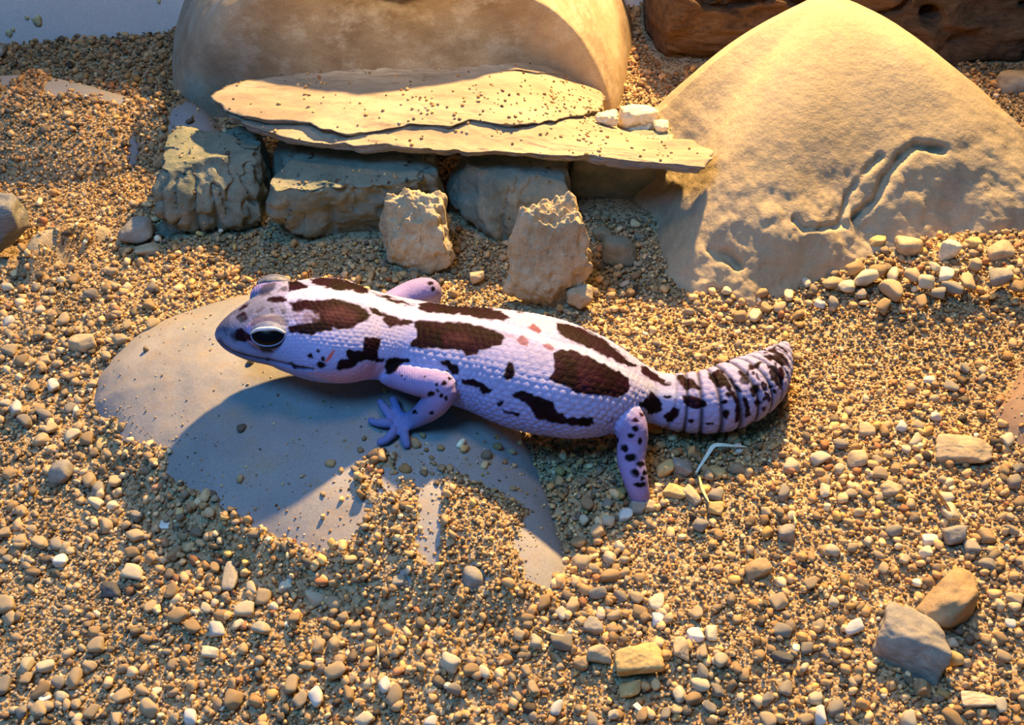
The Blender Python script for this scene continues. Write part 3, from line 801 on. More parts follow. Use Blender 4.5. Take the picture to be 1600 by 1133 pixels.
def paint(mask, col, amt=1.0):
    global C
    m_ = (mask * amt)[:, None]; C = C * (1 - m_) + np.array(col) * m_
# white stripe down the back
stripe = z1([(450, 205), (590, 172), (650, 168), (780, 190), (900, 212), (1000, 240), (1100, 275), (1200, 298)]) + z2([(150, 208), (300, 228), (480, 255), (560, 270), (640, 300), (740, 335), (850, 370), (960, 405), (1060, 445), (1160, 500), (1260, 560), (1340, 610), (1400, 640)]) + z3([(700, 430), (740, 470), (690, 478)]) + \
    z2([(1330, 655), (1240, 590), (1150, 530), (1050, 485), (960, 450), (850, 415), (760, 385), (660, 350), (560, 315), (480, 292), (300, 265), (60, 245)]) + z1([(1150, 352), (1050, 330), (1000, 318), (930, 285), (860, 255), (780, 238), (680, 238), (600, 252), (455, 245)])
paint(pm(stripe), (0.60, 0.61, 0.86))
paint(pm(z2([(400, 160), (560, 180), (800, 260), (800, 330), (640, 280), (560, 245), (480, 200)]), soft=5), (0.52, 0.50, 0.74), 0.8)
DK = (0.010, 0.003, 0.008)
darks = [
 z1([(580, 130), (640, 112), (730, 115), (800, 145), (880, 165), (915, 190), (900, 210), (850, 205), (780, 190), (700, 180), (640, 165), (590, 145)]),
 z1([(905, 198), (1000, 222), (1090, 250), (1160, 275), (1080, 268), (1000, 240)]),
 z1([(455, 140), (500, 135), (570, 165), (575, 185), (520, 190), (460, 195)]),
 z1([(470, 260), (540, 250), (600, 260), (650, 255), (720, 238), (790, 245), (850, 270), (905, 300), (920, 330), (905, 360), (860, 372), (830, 400), (770, 408), (740, 412), (700, 395), (640, 370), (630, 330), (560, 300), (510, 310), (480, 300)]),
 z1([(455, 390), (510, 370), (580, 370), (640, 370), (625, 420), (590, 445), (550, 435), (500, 420), (460, 425)]),
 z1([(915, 290), (960, 300), (1000, 330), (1060, 345), (1140, 355), (1165, 370), (1120, 385), (1060, 385), (1030, 400), (1000, 380), (985, 345), (930, 320)]),
 z1([(870, 460), (930, 445), (980, 465), (960, 520), (950, 560), (1000, 575), (990, 590), (900, 585), (850, 590), (800, 625), (740, 635), (720, 625), (750, 580), (790, 570), (780, 530), (800, 510), (830, 530), (870, 530), (880, 500)]),
 z1([(1000, 580), (1050, 560), (1140, 570), (1140, 585), (1080, 600), (1060, 640), (1000, 650)]),
 z1([(590, 330), (660, 360), (710, 385), (705, 405), (640, 425), (590, 410)]),
 z1([(130, 430), (200, 412), (262, 434), (285, 470), (230, 475), (160, 465)]),
 z1([(300, 505), (360, 510), (380, 530), (330, 538)]),
 z1([(440, 590), (480, 585), (520, 610), (575, 615), (560, 628), (500, 618)]),
 z1([(350, 232), (400, 226), (458, 228), (455, 252), (380, 256), (345, 250)]),
 z1([(180, 300), (205, 272), (245, 262), (235, 285), (195, 305)]),
 z1([(275, 312), (290, 290), (330, 280), (335, 295), (300, 318)]),
 z2([(45, 165), (110, 155), (250, 165), (400, 175), (500, 205), (555, 240), (520, 252), (400, 240), (250, 220), (110, 200), (60, 190)]),
 z2([(20, 260), (60, 250), (150, 262), (300, 268), (430, 290), (510, 315), (528, 345), (510, 380), (450, 405), (395, 410), (375, 440), (310, 450), (280, 420), (200, 410), (100, 405), (40, 400), (0, 400), (0, 370), (40, 350), (40, 300)]),
 z2([(558 - 28, 510), (545, 475), (575, 475), (590, 520), (580, 565), (545, 582), (525, 550)]),
 z2([(810, 270), (870, 275), (960, 300), (1060, 350), (1100, 385), (1180, 450), (1265, 510), (1230, 515), (1150, 480), (1050, 430), (950, 390), (850, 345), (815, 310)]),
 z2([(800, 430), (850, 410), (930, 430), (1010, 465), (1100, 500), (1210, 570), (1225, 610), (1200, 650), (1150, 675), (1060, 665), (980, 665), (900, 635), (820, 600), (775, 565), (800, 530)]),
 z2([(290, 575), (330, 570), (400, 590), (450, 630), (440, 660), (400, 660), (380, 625), (320, 610), (290, 600)]),
 z2([(170, 470), (210, 465), (270, 510), (275, 550), (240, 545), (190, 500)]),
 z2([(565, 655), (610, 640), (680, 650), (690, 670), (780, 690), (800, 750), (850, 770), (880, 800), (950, 785), (1015, 785), (1020, 820), (980, 835), (900, 810), (820, 790), (770, 800), (690, 775), (660, 720), (620, 690), (580, 675)]),
 z2([(660, 700), (790, 690), (812, 775), (850, 792), (1010, 786), (1022, 825), (900, 838), (760, 806), (690, 785)]),
 z2([(480, 700), (520, 690), (520, 710), (490, 730)]), z2([(510, 742), (610, 766), (600, 782), (530, 762)]), z2([(1090, 810), (1130, 775), (1120, 805)]),
 z2([(1280, 500), (1340, 530), (1410, 590), (1410, 612), (1360, 600), (1290, 540)]),
 z2([(1300, 680), (1340, 650), (1390, 690), (1395, 740), (1340, 765), (1300, 740), (1265, 720)]),
 z2([(585, 188), (620, 190), (635, 208), (600, 205)]),
 z3([(690, 345), (740, 345), (790, 370), (830, 400), (820, 425), (770, 420), (740, 425), (710, 390)]),
 z3([(730, 455), (790, 450), (860, 485), (860, 510), (820, 530), (760, 515), (740, 490)]),
 z3([(860, 325), (930, 312), (960, 340), (980, 400), (940, 408), (900, 370)]),
 z3([(930, 290), (960, 320), (1000, 400), (1040, 480), (1060, 540), (1050, 590), (1020, 600), (1020, 500), (970, 400), (940, 340)]),
 z3([(1060, 460), (1090, 470), (1110, 560), (1080, 580), (1070, 520)]),
 z3([(510, 480), (550, 440), (590, 465), (620, 500), (610, 540), (560, 555), (510, 520)]),
 z3([(680, 520), (715, 525), (710, 570), (680, 600), (640, 600), (630, 570)]),
 z3([(490, 290), (540, 300), (600, 345), (600, 390), (560, 380), (500, 330)]),
 z3([(980, 350), (1000, 345), (1050, 410), (1060, 430), (1040, 430)]),
 z3([(1085, 300), (1110, 280), (1160, 262), (1180, 275), (1150, 295), (1100, 318)]),
 z3([(1160, 235), (1200, 215), (1260, 240), (1290, 280), (1280, 300), (1230, 262)]),
 z3([(1195, 205), (1235, 180), (1300, 240), (1300, 262), (1250, 222)]),
 z3([(1230, 172), (1252, 160), (1305, 205), (1305, 222)]),
 z3([(1255, 300), (1285, 290), (1290, 340), (1275, 380), (1262, 350)]),
 z3([(1225, 340), (1250, 330), (1255, 380), (1235, 390)]),
]
dm = np.zeros(nv)
for poly in darks: dm = np.maximum(dm, pm(np.array(poly)))
for cx, cy, rx, ry in [(379, 497, 8, 7), (426, 485, 5, 4), (441, 486, 4, 4), (485, 557, 4, 4), (500, 549, 3, 3), (505, 562, 3, 3), (501, 571, 8, 5), (348, 521, 6, 7), (418, 562, 4, 2.5)] + \
    [(860 + a / 3.54, 490 + b / 3.54, r / 3.54, s_ / 3.54) for a, b, r, s_ in [(1130, 415, 28, 28), (1150, 490, 22, 20), (1210, 295, 15, 13), (1060, 330, 22, 14), (1082, 355, 14, 14), (1170, 385, 15, 12), (1190, 440, 10, 9),
     (1215, 405, 12, 12), (980, 445, 20, 14), (970, 560, 20, 28), (955, 485, 14, 10), (650, 465, 20, 10), (880, 608, 28, 9), (780, 590, 18, 9), (640, 395, 25, 8), (1120, 330, 12, 10), (1240, 430, 10, 12),
     (415, 745, 22, 24), (450, 795, 34, 24), (500, 828, 20, 20), (470, 880, 26, 22), (500, 945, 34, 16), (370, 705, 14, 18), (505, 560, 14, 16), (465, 635, 20, 14), (440, 668, 14, 16), (470, 590, 22, 10), (522, 880, 12, 14), (490, 705, 14, 20), (515, 910, 16, 12)]] + \
    [(560 + a / 7.083, 560 + b / 7.083, r / 7.083, s_ / 7.083) for a, b, r, s_ in [(865, 275, 22, 22), (960, 275, 28, 30), (1012, 215, 20, 20), (985, 150, 22, 14), (875, 345, 22, 22), (800, 395, 34, 34), (910, 410, 22, 26), (970, 432, 26, 28), (820, 590, 30, 26), (635, 600, 26, 24), (735, 195, 15, 14), (485, 200, 18, 18), (515, 245, 12, 10)]] + \
    [(672, 443, 6, 3), (676, 451, 4, 4)]:
    dm = np.maximum(dm, spot(cx, cy, rx, ry))
spk = fbm(V, 330, 2, 91)
dm = np.maximum(dm, sstep(0.28, 0.42, spk) * tailm_c(spx) * 0.95)
dm = np.maximum(dm, sstep(0.42, 0.55, spk) * onbody * sstep(660, 720, spx) * sstep(1000, 960, spx) * sstep(-0.35, -0.6, uu / spine[near, 4]) * 0.9)
dkc = np.array(DK) * (1 + 0.9 * fbm(V, 260, 3, 61)[:, None])
lighten = np.clip(pm(z2([(180, 340), (240, 325), (330, 335), (350, 360), (300, 385), (200, 380)]), soft=8) * 0.6 + pm(z2([(930, 520), (1030, 530), (1060, 590), (960, 590)]), soft=9) * 0.35
                  + pm(z1([(640, 300), (760, 290), (850, 320), (830, 370), (720, 380), (660, 350)]), soft=8) * 0.5, 0, 1) * (0.6 + 0.5 * fbm(V, 350, 2, 3))
dkc = dkc * (1 - lighten[:, None]) + np.array([0.13, 0.05, 0.06]) * lighten[:, None]
top_red = back[:, None] * 0.5
dkc = dkc + np.array([0.020, 0.002, 0.002]) * top_red
C = C * (1 - dm[:, None]) + np.clip(dkc, 0.006, 1) * dm[:, None]
for pl_, amt in ((z2([(650, 285), (690, 270), (735, 305), (715, 320), (670, 305)]), 0.9), (z2([(590, 350), (620, 335), (655, 360), (650, 395), (610, 380)]), 0.8), (z2([(730, 385), (760, 380), (800, 400), (795, 420), (750, 405)]), 0.8), (z2([(530, 325), (570, 330), (590, 350), (545, 345)]), 0.4)):
    paint(pm(np.array(pl_)), (0.24, 0.06, 0.06), amt)
paint(pm(np.array(z1([(480, 305), (560, 300), (640, 320), (640, 370), (580, 372), (500, 368), (475, 340)])), soft=3) * (0.5 + 0.5 * sstep(-0.2, 0.2, fbm(V, 450, 2, 71))), (0.17, 0.10, 0.13), 0.75)
paint(pm(np.array(z1([(290, 195), (330, 150), (440, 140), (455, 190), (380, 215), (310, 225)])), soft=3) * sstep(-0.1, 0.3, fbm(V, 330, 2, 72)), (0.06, 0.05, 0.07), 0.8)
paint(pm(np.array(z1([(664, 582), (688, 545), (712, 518), (722, 522), (700, 565), (672, 590)])), q, 1.2), (0.75, 0.12, 0.06), 0.9)
paint(pm(np.array(z1([(250, 300), (300, 255), (420, 255), (480, 300), (470, 350), (300, 345)])), soft=5), (0.22, 0.22, 0.32), 0.6)
paint(pm(np.array(z1([(250, 380), (285, 335), (400, 325), (462, 360), (450, 392), (350, 372), (275, 395)])), soft=2.5), (0.05, 0.05, 0.08), 0.75)
paint(sstep(430, 370, Q[:, 0]) * onbody * sstep(0.05, 0.45, fbm(V, 420, 2, 77)), (0.07, 0.08, 0.14), 0.55)
# snout darker, lips paler
paint(sstep(368, 345, Q[:, 0]) * onbody, (0.12, 0.13, 0.22), 0.75)
# mouth line
ml = np.array(z1([(82, 470), (100, 495), (150, 528), (220, 552), (300, 570), (380, 582), (440, 596), (500, 612), (560, 622), (600, 628)]))
dmouth = np.full(nv, 1e9)
for a, b in zip(ml[:-1], ml[1:]):
    e = b - a; t = np.clip(((Q - a) @ e) / (e @ e), 0, 1); dmouth = np.minimum(dmouth, np.hypot(*(Q - a - t[:, None] * e).T))
mm = np.exp(-(dmouth / 2.0) ** 2) * (spx < 520)
paint(mm, (0.04, 0.04, 0.08), 0.8)
lipm = np.exp(-((dmouth - 9) / 6.0) ** 2) * (spx < 470) * (Q[:, 0] < 460)
paint(lipm, (0.42, 0.48, 0.74), 0.35)
# ---- relief
disp = np.zeros(nv)
def hexd(u, s, sp, seed):
    """rounded scales on a hexagonal lattice with spacing sp"""
    best = np.zeros(len(u))
    row = np.floor(s / (sp * 0.866))
    for dr in (-1, 0, 1, 2):
        r_ = row + dr
        offs = (np.mod(r_, 2)) * 0.5
        c0 = np.floor(u / sp - offs)
        for dc in (-0, 1):
            c_ = c0 + dc
            jx = 0.16 * _hash(c_.astype(np.int64), r_.astype(np.int64), 0 * c_.astype(np.int64), seed)
            jy = 0.16 * _hash(c_.astype(np.int64), r_.astype(np.int64), 1 + 0 * c_.astype(np.int64), seed)
            cx = (c_ + offs + jx) * sp; cy = (r_ + jy) * sp * 0.866
            d_ = np.hypot(u - cx, s - cy) / (sp * 0.5)
            best = np.maximum(best, np.clip(1 - d_ * d_, 0, 1) ** 0.7)
    return best
sarc = ang * rloc
flank = onbody * sstep(600, 680, spx) * sstep(1020, 980, spx)
disp += flank * (0.00030 * hexd(arc, sarc, 0.0019, 3) * (0.35 + 0.65 * sstep(0.5, 0.9, np.abs(ang))) + 0.00008 * hexd(arc, sarc, 0.0008, 5))
neckm = onbody * sstep(680, 600, spx) * sstep(400, 470, spx)
disp += neckm * 0.00015 * hexd(arc, sarc, 0.0012, 7)
headm = onbody * sstep(470, 400, spx)
disp += headm * 0.00007 * hexd(arc, sarc, 0.0009, 9)
tailm = onbody * sstep(1035, 1060, spx)
a0 = ARC[int(np.argmin(np.abs(SPX - 1035)))]; ph = (arc - a0) / 0.0040
gro = np.exp(-((np.mod(ph, 1) - 0.5) / 0.13) ** 2)
disp += tailm * (-0.00060 * gro + 0.00020 * hexd(arc, sarc, 0.0020, 11) * (1 - gro))
C = C * (1 - (tailm * gro * 0.85)[:, None])
legm = 1 - onbody
disp += legm * 0.00010 * ((fbm(V, 900, 1, 4) > 0) * 0.5 + 0.5 * np.sin(q[:, 0] * 1.6) * (q[:, 0] < 685) * (q[:, 1] < 612))
disp += -0.0005 * mm
hg = onbody * (1 - dm) * 0.06
sc_ = hexd(arc, sarc, 0.0019, 3) * flank
C = C * (1 + (0.16 * sc_ * (1 - dm))[:, None]) * (1 - (0.08 * flank * (1 - dm))[:, None])
# nostril
noz = np.hypot(Q[:, 0] - 349, Q[:, 1] - 517); disp += -0.0005 * np.exp(-(noz / 3.0) ** 2)
V2 = V + NN * disp[:, None]
gc = np.array([spine[250, 0], spine[250, 1], 0.0])
gecko = tag(bpy.data.objects.new('gecko', None), 'white lavender gecko with dark brown bands and one white back stripe on a stone', 'gecko')
gecko.location = gc; COL.objects.link(gecko)
gb = link('body', mesh_np('gecko_body', V2 - gc, F, M['gecko'], np.clip(C * 0.86, 0.003, 1)), gecko)
# eyes and lids
def tube_path(C_, r_, m_, name, parent, nseg=14):
    C_ = np.asarray(C_, float); n = len(C_)
    T = np.gradient(C_, axis=0); T /= np.linalg.norm(T, axis=1)[:, None]
    ref = np.array([0.2, 0.3, 0.93]); A = np.cross(T, ref); A /= np.linalg.norm(A, axis=1)[:, None]; B = np.cross(A, T)
    r_ = np.broadcast_to(r_, (n,))
    V, F = tube(C_, A, B, r_, r_, r_, nseg, 1.0)
    return link(name, mesh_np(name, V, F, m_), parent)
for sg in (1, -1):
    eo, en = EYE[sg]; t_ = -TG[ie]; t_ = t_ - en * (t_ @ en); t_ /= np.linalg.norm(t_)
    u_ = np.cross(en, t_); u_ *= np.sign(u_[2])
    # tip the lid line a little
    t_, u_ = t_ * math.cos(0.06) + u_ * math.sin(0.06), u_ * math.cos(0.06) - t_ * math.sin(0.06)
    d, Fi = ico(4)
    ra, rb, rc = 0.0049, 0.0037, 0.0031
    oc = eo + en * 0.0026 - u_ * 0.0004 - gc
    Ve = np.outer(d[:, 0] * ra, t_) + np.outer(d[:, 1] * rb, u_) + np.outer(d[:, 2] * rc, en)
    eb = link('eye', mesh_np('eye', Ve, Fi, M['eye']), gecko, oc)
    def onell(a, b, lift=0.00012):
        c_ = math.sqrt(max(0.0, 1 - (a / ra) ** 2 - (b / rb) ** 2)); return oc + t_ * a + u_ * b + en * (c_ * rc + lift)
    up = [onell(-0.0044 + 0.0088 * s, 0.0006 + 0.0016 * math.sin(math.pi * s) + 0.0002 * math.sin(9 * s)) for s in np.linspace(0, 1, 30)]
    lo = [onell(-0.0044 * math.cos(math.pi * s), 0.0006 - 0.0032 * math.sin(math.pi * s) ** 0.85) for s in np.linspace(0, 1, 40)]
    s = np.linspace(0, 1, 30)
    tube_path(up, 0.00034 + 0.00026 * np.sin(math.pi * s), M['lid'] if sg > 0 else M['lidfar'], 'upper_eyelid', gecko)['label'] = 'pale upper eyelid' if sg > 0 else 'grey upper eyelid'
    tube_path(lo, 0.00022, M['lidrim'], 'lower_eyelid', gecko)['label'] = 'thin grey lower eyelid'
    # brow skin that covers the top of the eyeball
    rows = []
    for kk in np.linspace(0, 1, 10):
        for s1 in np.linspace(0, 1, 24):
            a = -0.0046 + 0.0092 * s1; b0 = 0.0006 + 0.0016 * math.sin(math.pi * s1)
            bm = rb * math.sqrt(max(0, 1 - (a / ra) ** 2)) * 0.99
            b_ = b0 + (max(bm, b0) - b0) * kk
            rows.append(onell(a * 0.985, min(b_, bm), 0.00030))
    Ff = [(r * 24 + c_, r * 24 + c_ + 1, (r + 1) * 24 + c_ + 1, (r + 1) * 24 + c_) for r in range(9) for c_ in range(23)]
    me = mesh_np('brow', rows, Ff, M['lidrim']); me.materials[0] = M['lidrim'] if sg > 0 else M['lidfar']; bw = link('brow', me, gecko); so = bw.modifiers.new('t', 'SOLIDIFY'); so.thickness = 0.0003; so.offset = 0

# ------------------------------------------------------------------ ray casting tree for what lies on what
BV = BVHTree.FromPolygons(np.vstack(SOLID_V).tolist(), np.vstack(SOLID_F).tolist())
keys = []; 
for k_, n_ in SOLID_T: keys += [k_] * n_
def drop(x, y):
    h = BV.ray_cast(Vector((x, y, 0.3)), Vector((0, 0, -1)))
    return (h[0].z, keys[h[2]]) if h[0] is not None else (-1, None)

cover_main = [(60, 640), (186, 655), (192, 690), (272, 702), (262, 745), (330, 775), (395, 822), (440, 836), (500, 862), (545, 846), (575, 800), (598, 765), (612, 770), (620, 800), (650, 842), (668, 880), (684, 884),
              (684, 800), (690, 765), (730, 752), (790, 790), (806, 850), (826, 905), (886, 940), (930, 1100), (60, 1100)]
fingers = [[(560, 722), (590, 712), (598, 760), (580, 800), (555, 770)], [(618, 745), (648, 750), (660, 830), (640, 850), (610, 800)], [(683, 725), (720, 740), (800, 778), (830, 800), (800, 850), (690, 840)], [(585, 700), (620, 712), (622, 740), (600, 735)]]
def coverage(px):
    """0..1 how thickly sand covers a stone at this place"""
    m_ = sstep(-7, 9, sdist(px, cover_main))
    for fg in fingers: m_ = np.maximum(m_, sstep(-9, 7, sdist(px, fg)) * 0.75)
    return m_

def flat_cover(p):
    nn_ = fbm(np.column_stack([p / 60, 0 * p[:, 0]]), 1, 2, 31)
    edge = 138 + 0.13 * p[:, 0] + 12 * nn_
    cvf = np.where(p[:, 1] > edge, 0.95, np.where(nn_ > 0.45, 0.6, 0.08))
    cvf = np.where(p[:, 0] > 203, np.where(nn_ > 0.25, 0.7, 0.10), cvf)
    cvf = np.where(p[:, 1] > 300, np.where(nn_ > 0.3, 0.5, 0.06), cvf)
    return np.where(p[:, 0] > 1400, 0.25, cvf)
GS = 0.0016
gx = np.arange(-0.33, 0.3301, GS); gy = np.arange(-0.165, 0.2601, GS)
X, Y = np.meshgrid(gx, gy)
Z = ground_z(X, Y) - 0.0004
zr = Z.ravel(); xr = X.ravel(); yr = Y.ravel()
hz = np.full(len(zr), -1.0); hk = [''] * len(zr)
for i in range(len(zr)):
    h_, k_ = drop(xr[i], yr[i])
    if k_ in ('bask', 'flat'): hz[i] = h_; hk[i] = k_
hk = np.array(hk)
tp = proj(np.column_stack([xr, yr, np.maximum(hz, zr)]))
cv = np.where(hk == 'bask', coverage(tp), np.where(hk == 'flat', flat_cover(tp), 0))
up_ = (hz > zr - 0.0008) & (cv > 0.42)
zr = np.where(up_, np.maximum(zr, hz + 0.0002 + 0.0010 * cv), zr)
Z = zr.reshape(Z.shape)
v = np.stack([X, Y, Z], -1).reshape(-1, 3)
nx, ny = len(gx), len(gy)
ii = (np.arange(ny - 1)[:, None] * nx + np.arange(nx - 1)[None]).ravel()
tag(link('ground', mesh_np('ground', v, np.stack([ii, ii + 1, ii + nx + 1, ii + nx], -1), M['sand'])), kind='structure')
def sand_z(x, y):
    u = np.clip((x - gx[0]) / GS, 0, nx - 1.001); w_ = np.clip((y - gy[0]) / GS, 0, ny - 1.001)
    a = u.astype(int); b = w_.astype(int); fa = u - a; fb = w_ - b
    return Z[b, a] * (1 - fa) * (1 - fb) + Z[b, a + 1] * fa * (1 - fb) + Z[b + 1, a] * (1 - fa) * fb + Z[b + 1, a + 1] * fa * fb

grain_shapes = []
def mk_shapes(n, cnt, seed0, rough):
    out = []
    for i in range(cnt):
        Vs, Fs = rock_shape(n, (2, 2, 2), seed0 + i, planes=8, soft=14, rough=rough); out.append(Vs)
    return np.array(out), ico(n)[1]
SH2, F2 = mk_shapes(2, 10, 300, 0.06)
SH1, F1 = mk_shapes(1, 10, 330, 0.10)
PAL = np.array([(0.62, 0.46, 0.26), (0.55, 0.37, 0.18), (0.70, 0.57, 0.36), (0.78, 0.68, 0.48), (0.40, 0.31, 0.20), (0.33, 0.30, 0.24), (0.20, 0.18, 0.15), (0.10, 0.09, 0.08), (0.85, 0.81, 0.72), (0.42, 0.22, 0.12), (0.66, 0.48, 0.20)])
PW = np.array([0.22, 0.17, 0.15, 0.06, 0.14, 0.10, 0.07, 0.03, 0.012, 0.045, 0.05]); PW /= PW.sum()
def colors(n, px, rg, dark=None):
    c = PAL[rg.choice(len(PAL), n, p=PW)] * rg.uniform(0.55, 1.25, (n, 1))
    g = sstep(420, 60, px[:, 0]) * sstep(350, 620, px[:, 1]) * 0.5 + 0.15 * sstep(-0.2, 0.5, fbm(np.column_stack([px / 260, 0 * px[:, 0]]), 1, 2, 12))
    lum = c.mean(1, keepdims=True)
    c = c * (1 - g[:, None]) + lum * np.array([1.0, 0.97, 0.86]) * g[:, None]
    dkn = np.clip(sstep(0.15, 0.75, fbm(np.column_stack([px / 90, 0 * px[:, 0]]), 1, 3, 55)) * 0.75, 0, 1)[:, None] * (rg.uniform(size=(n, 1)) < 0.6)
    c = c * (1 - dkn) + c * np.array([0.42, 0.42, 0.42]) * dkn
    # red brown grit at the back
    rb = sstep(190, 110, px[:, 1]) * 0.7
    c = c * (1 - rb[:, None]) + c * np.array([0.72, 0.52, 0.38]) * rb[:, None]
    return np.clip(c * np.array([1.12, 0.95, 0.76]), 0.015, 0.95)
def grain_mesh(name, pos, rad, shapes, F, rg, cols, flat=(0.5, 0.9), smooth=True):
    n = len(pos); k = shapes.shape[1]
    S = shapes[rg.integers(0, len(shapes), n)]
    sx = rg.uniform(0.8, 1.25, (n, 1)); sy = rg.uniform(0.7, 1.0, (n, 1)); sz = rg.uniform(*flat, (n, 1))
    S = S * np.stack([sx, sy, sz], -1)
    q_ = rg.normal(size=(n, 4)) * [1, 0.25, 0.25, 1]; q_ /= np.linalg.norm(q_, axis=1)[:, None]
    w_, x_, y_, z_ = q_.T
    Rm = np.stack([np.stack([1 - 2 * (y_ * y_ + z_ * z_), 2 * (x_ * y_ - z_ * w_), 2 * (x_ * z_ + y_ * w_)], -1),
                   np.stack([2 * (x_ * y_ + z_ * w_), 1 - 2 * (x_ * x_ + z_ * z_), 2 * (y_ * z_ - x_ * w_)], -1),
                   np.stack([2 * (x_ * z_ - y_ * w_), 2 * (y_ * z_ + x_ * w_), 1 - 2 * (x_ * x_ + y_ * y_)], -1)], 1)
    S = np.einsum('nij,nkj->nki', Rm, S) * rad[:, None, None] + pos[:, None, :]
    Fa = (F[None] + (np.arange(n) * k)[:, None, None]).reshape(-1, 3)
    return link(name, mesh_np(name, S.reshape(-1, 3), Fa, M['grain'], np.repeat(cols, k, axis=0), smooth))

def in_view(x, y, mg=110):
    p = proj(np.stack([x, y, 0 * x], -1)); return (p[:, 0] > -mg) & (p[:, 0] < 1600 + mg) & (p[:, 1] > -mg) & (p[:, 1] < 1133 + mg), p
def fine_map(px):
    """1 where the ground is fine sand, 0 where it is coarse gravel"""
    n = fbm(np.column_stack([px / 150, 0 * px[:, 0]]), 1, 3, 2)
    f = 0.43 + 0.50 * n
    f += 0.55 * np.exp(-(((px[:, 0] - 120) / 190) ** 2 + ((px[:, 1] - 240) / 100) ** 2))
    f += 0.40 * np.exp(-(((px[:, 0] - 740) / 60) ** 2 + ((px[:, 1] - 440) / 50) ** 2))
    f += 0.30 * np.exp(-(((px[:, 0] - 1080) / 170) ** 2 + ((px[:, 1] - 890) / 90) ** 2))
    f += 0.45 * np.exp(-(((px[:, 0] - 780) / 190) ** 2 + ((px[:, 1] - 860) / 90) ** 2))
    f += 0.25 * np.exp(-(((px[:, 0] - 1280) / 90) ** 2 + ((px[:, 1] - 620) / 90) ** 2))
    f -= 0.35 * np.exp(-(((px[:, 0] - 110) / 160) ** 2 + ((px[:, 1] - 650) / 260) ** 2))
    f -= 0.6 * np.exp(-(((px[:, 0] - 1450) / 160) ** 2 + ((px[:, 1] - 440) / 45) ** 2))
    f -= 0.30 * np.exp(-(((px[:, 0] - 960) / 90) ** 2 + ((px[:, 1] - 860) / 150) ** 2))
    return np.clip(f, 0, 1)
def scatter(pitch, rmin, rmax, keep_fn, seed, layer):
    rg = np.random.default_rng(seed)
    xs = np.arange(-0.28, 0.28, pitch); ys = np.arange(-0.145, 0.24, pitch)
    X, Y = np.meshgrid(xs, ys); x = X.ravel() + rg.uniform(-.95, .95, X.size) * pitch; y = Y.ravel() + rg.uniform(-.95, .95, X.size) * pitch
    ok, px = in_view(x, y); x, y, px = x[ok], y[ok], px[ok]
    k = rg.uniform(size=len(x)) < keep_fn(px); x, y, px = x[k], y[k], px[k]
    gz_ = sand_z(x, y)
    u = rg.uniform(size=len(x)) ** 2.0
    rad = (rmin + (rmax - rmin) * u)
    pos, rr, pp = [], [], []
    cov_px = None
    zz = np.empty(len(x)); kk = []
    for i in range(len(x)):
        h, key = drop(x[i], y[i]); zz[i] = h; kk.append(key)
    kk = np.array([k_ or '' for k_ in kk])
    on = zz > gz_ + 0.0006
    top_px = proj(np.stack([x, y, np.maximum(zz, gz_)], -1))
    cov = coverage(top_px)
    rv = rg.uniform(size=len(x))
    keep = ~on
    b = on & (kk == 'bask')
    dust = 0.02 + 0.20 * np.exp(-(((top_px[:, 0] - 700) / 130) ** 2 + ((top_px[:, 1] - 720) / 40) ** 2)) + 0.05 * np.exp(-(((top_px[:, 0] - 480) / 120) ** 2 + ((top_px[:, 1] - 770) / 60) ** 2))
    if layer == 'small':
        dd_ = sdist(top_px, cover_main)
        dust = dust + 0.30 * np.exp(-(np.minimum(dd_, 0) / 38) ** 2) + 0.04
        rad = np.where(b & (cov < 0.3), rad * 0.62, rad)
    keep |= b & (rv < np.maximum(cov, dust))
    fl = on & (kk == 'flat')
    cvf = flat_cover(top_px)
    keep |= fl & (rv < (cvf if layer != 'big' else cvf * 0.5))
    if layer == 'small':
        sl = on & (kk == 'slab'); keep |= sl & (rv < 0.03 + 0.14 * np.exp(-np.hypot((top_px[:, 0] - 800) / 150, (top_px[:, 1] - 160) / 35) ** 2) + 0.12 * sstep(0.3, 0.7, fbm(np.column_stack([top_px / 40, 0 * x]), 1, 2, 66)))
        sr = on & (kk == 'support_rock'); keep |= sr & (rv < 0.05) & (zz < 0.03)
    # gap under slab etc: let grains lie on the ground where only the slab is above
    under = on & (kk == 'slab') & ~keep
    zb = np.maximum(zz, gz_)
    z_fin = np.where(on, zz, gz_)
    for i in np.where(under)[0]:
        h = BV.ray_cast(Vector((x[i], y[i], SZ - 0.0065)), Vector((0, 0, -1)))
        if h[0] is None or h[0].z < gz_[i] + 0.0008: keep[i] = True; z_fin[i] = gz_[i]
    lay = rg.uniform(0, 1, len(x)) * (0.0014 if layer != 'small' else 0.0008)
    lay = np.where(on & ~under, np.where(cov > 0.6, lay, 0), lay)
    pos = np.column_stack([x, y, z_fin + rad * 0.35 + lay])[keep]
    return pos, rad[keep], top_px[keep], rg
pos, rad, px, rg = scatter(0.00230, 0.00075, 0.00165, lambda p: 0.86 - 0.70 * fine_map(p), 5, 'mid')
print('mid', len(pos))
A_pos, A_rad, A_px, A_rg = pos, rad, px, rg
# coarse 42 vertex grains and 12 vertex fine grains
V42, F42 = mk_shapes(2, 10, 300, 0.06)
g = grain_mesh('gravel', A_pos, A_rad, V42, F42, A_rg, colors(len(A_pos), A_px, A_rg), flat=(0.55, 0.9))
tag(g, 'coarse tan and grey gravel spread over the whole floor', 'gravel', kind='stuff')
pos, rad, px, rg = scatter(0.00108, 0.00032, 0.00082, lambda p: 0.55 + 0.45 * fine_map(p), 6, 'small')
print('small', len(pos))
g = grain_mesh('coarse_sand', pos, rad, SH1, F1, rg, colors(len(pos), px, rg), flat=(0.6, 1.0))
tag(g, 'fine golden sand grains between and over the gravel and stones', 'sand', kind='stuff')

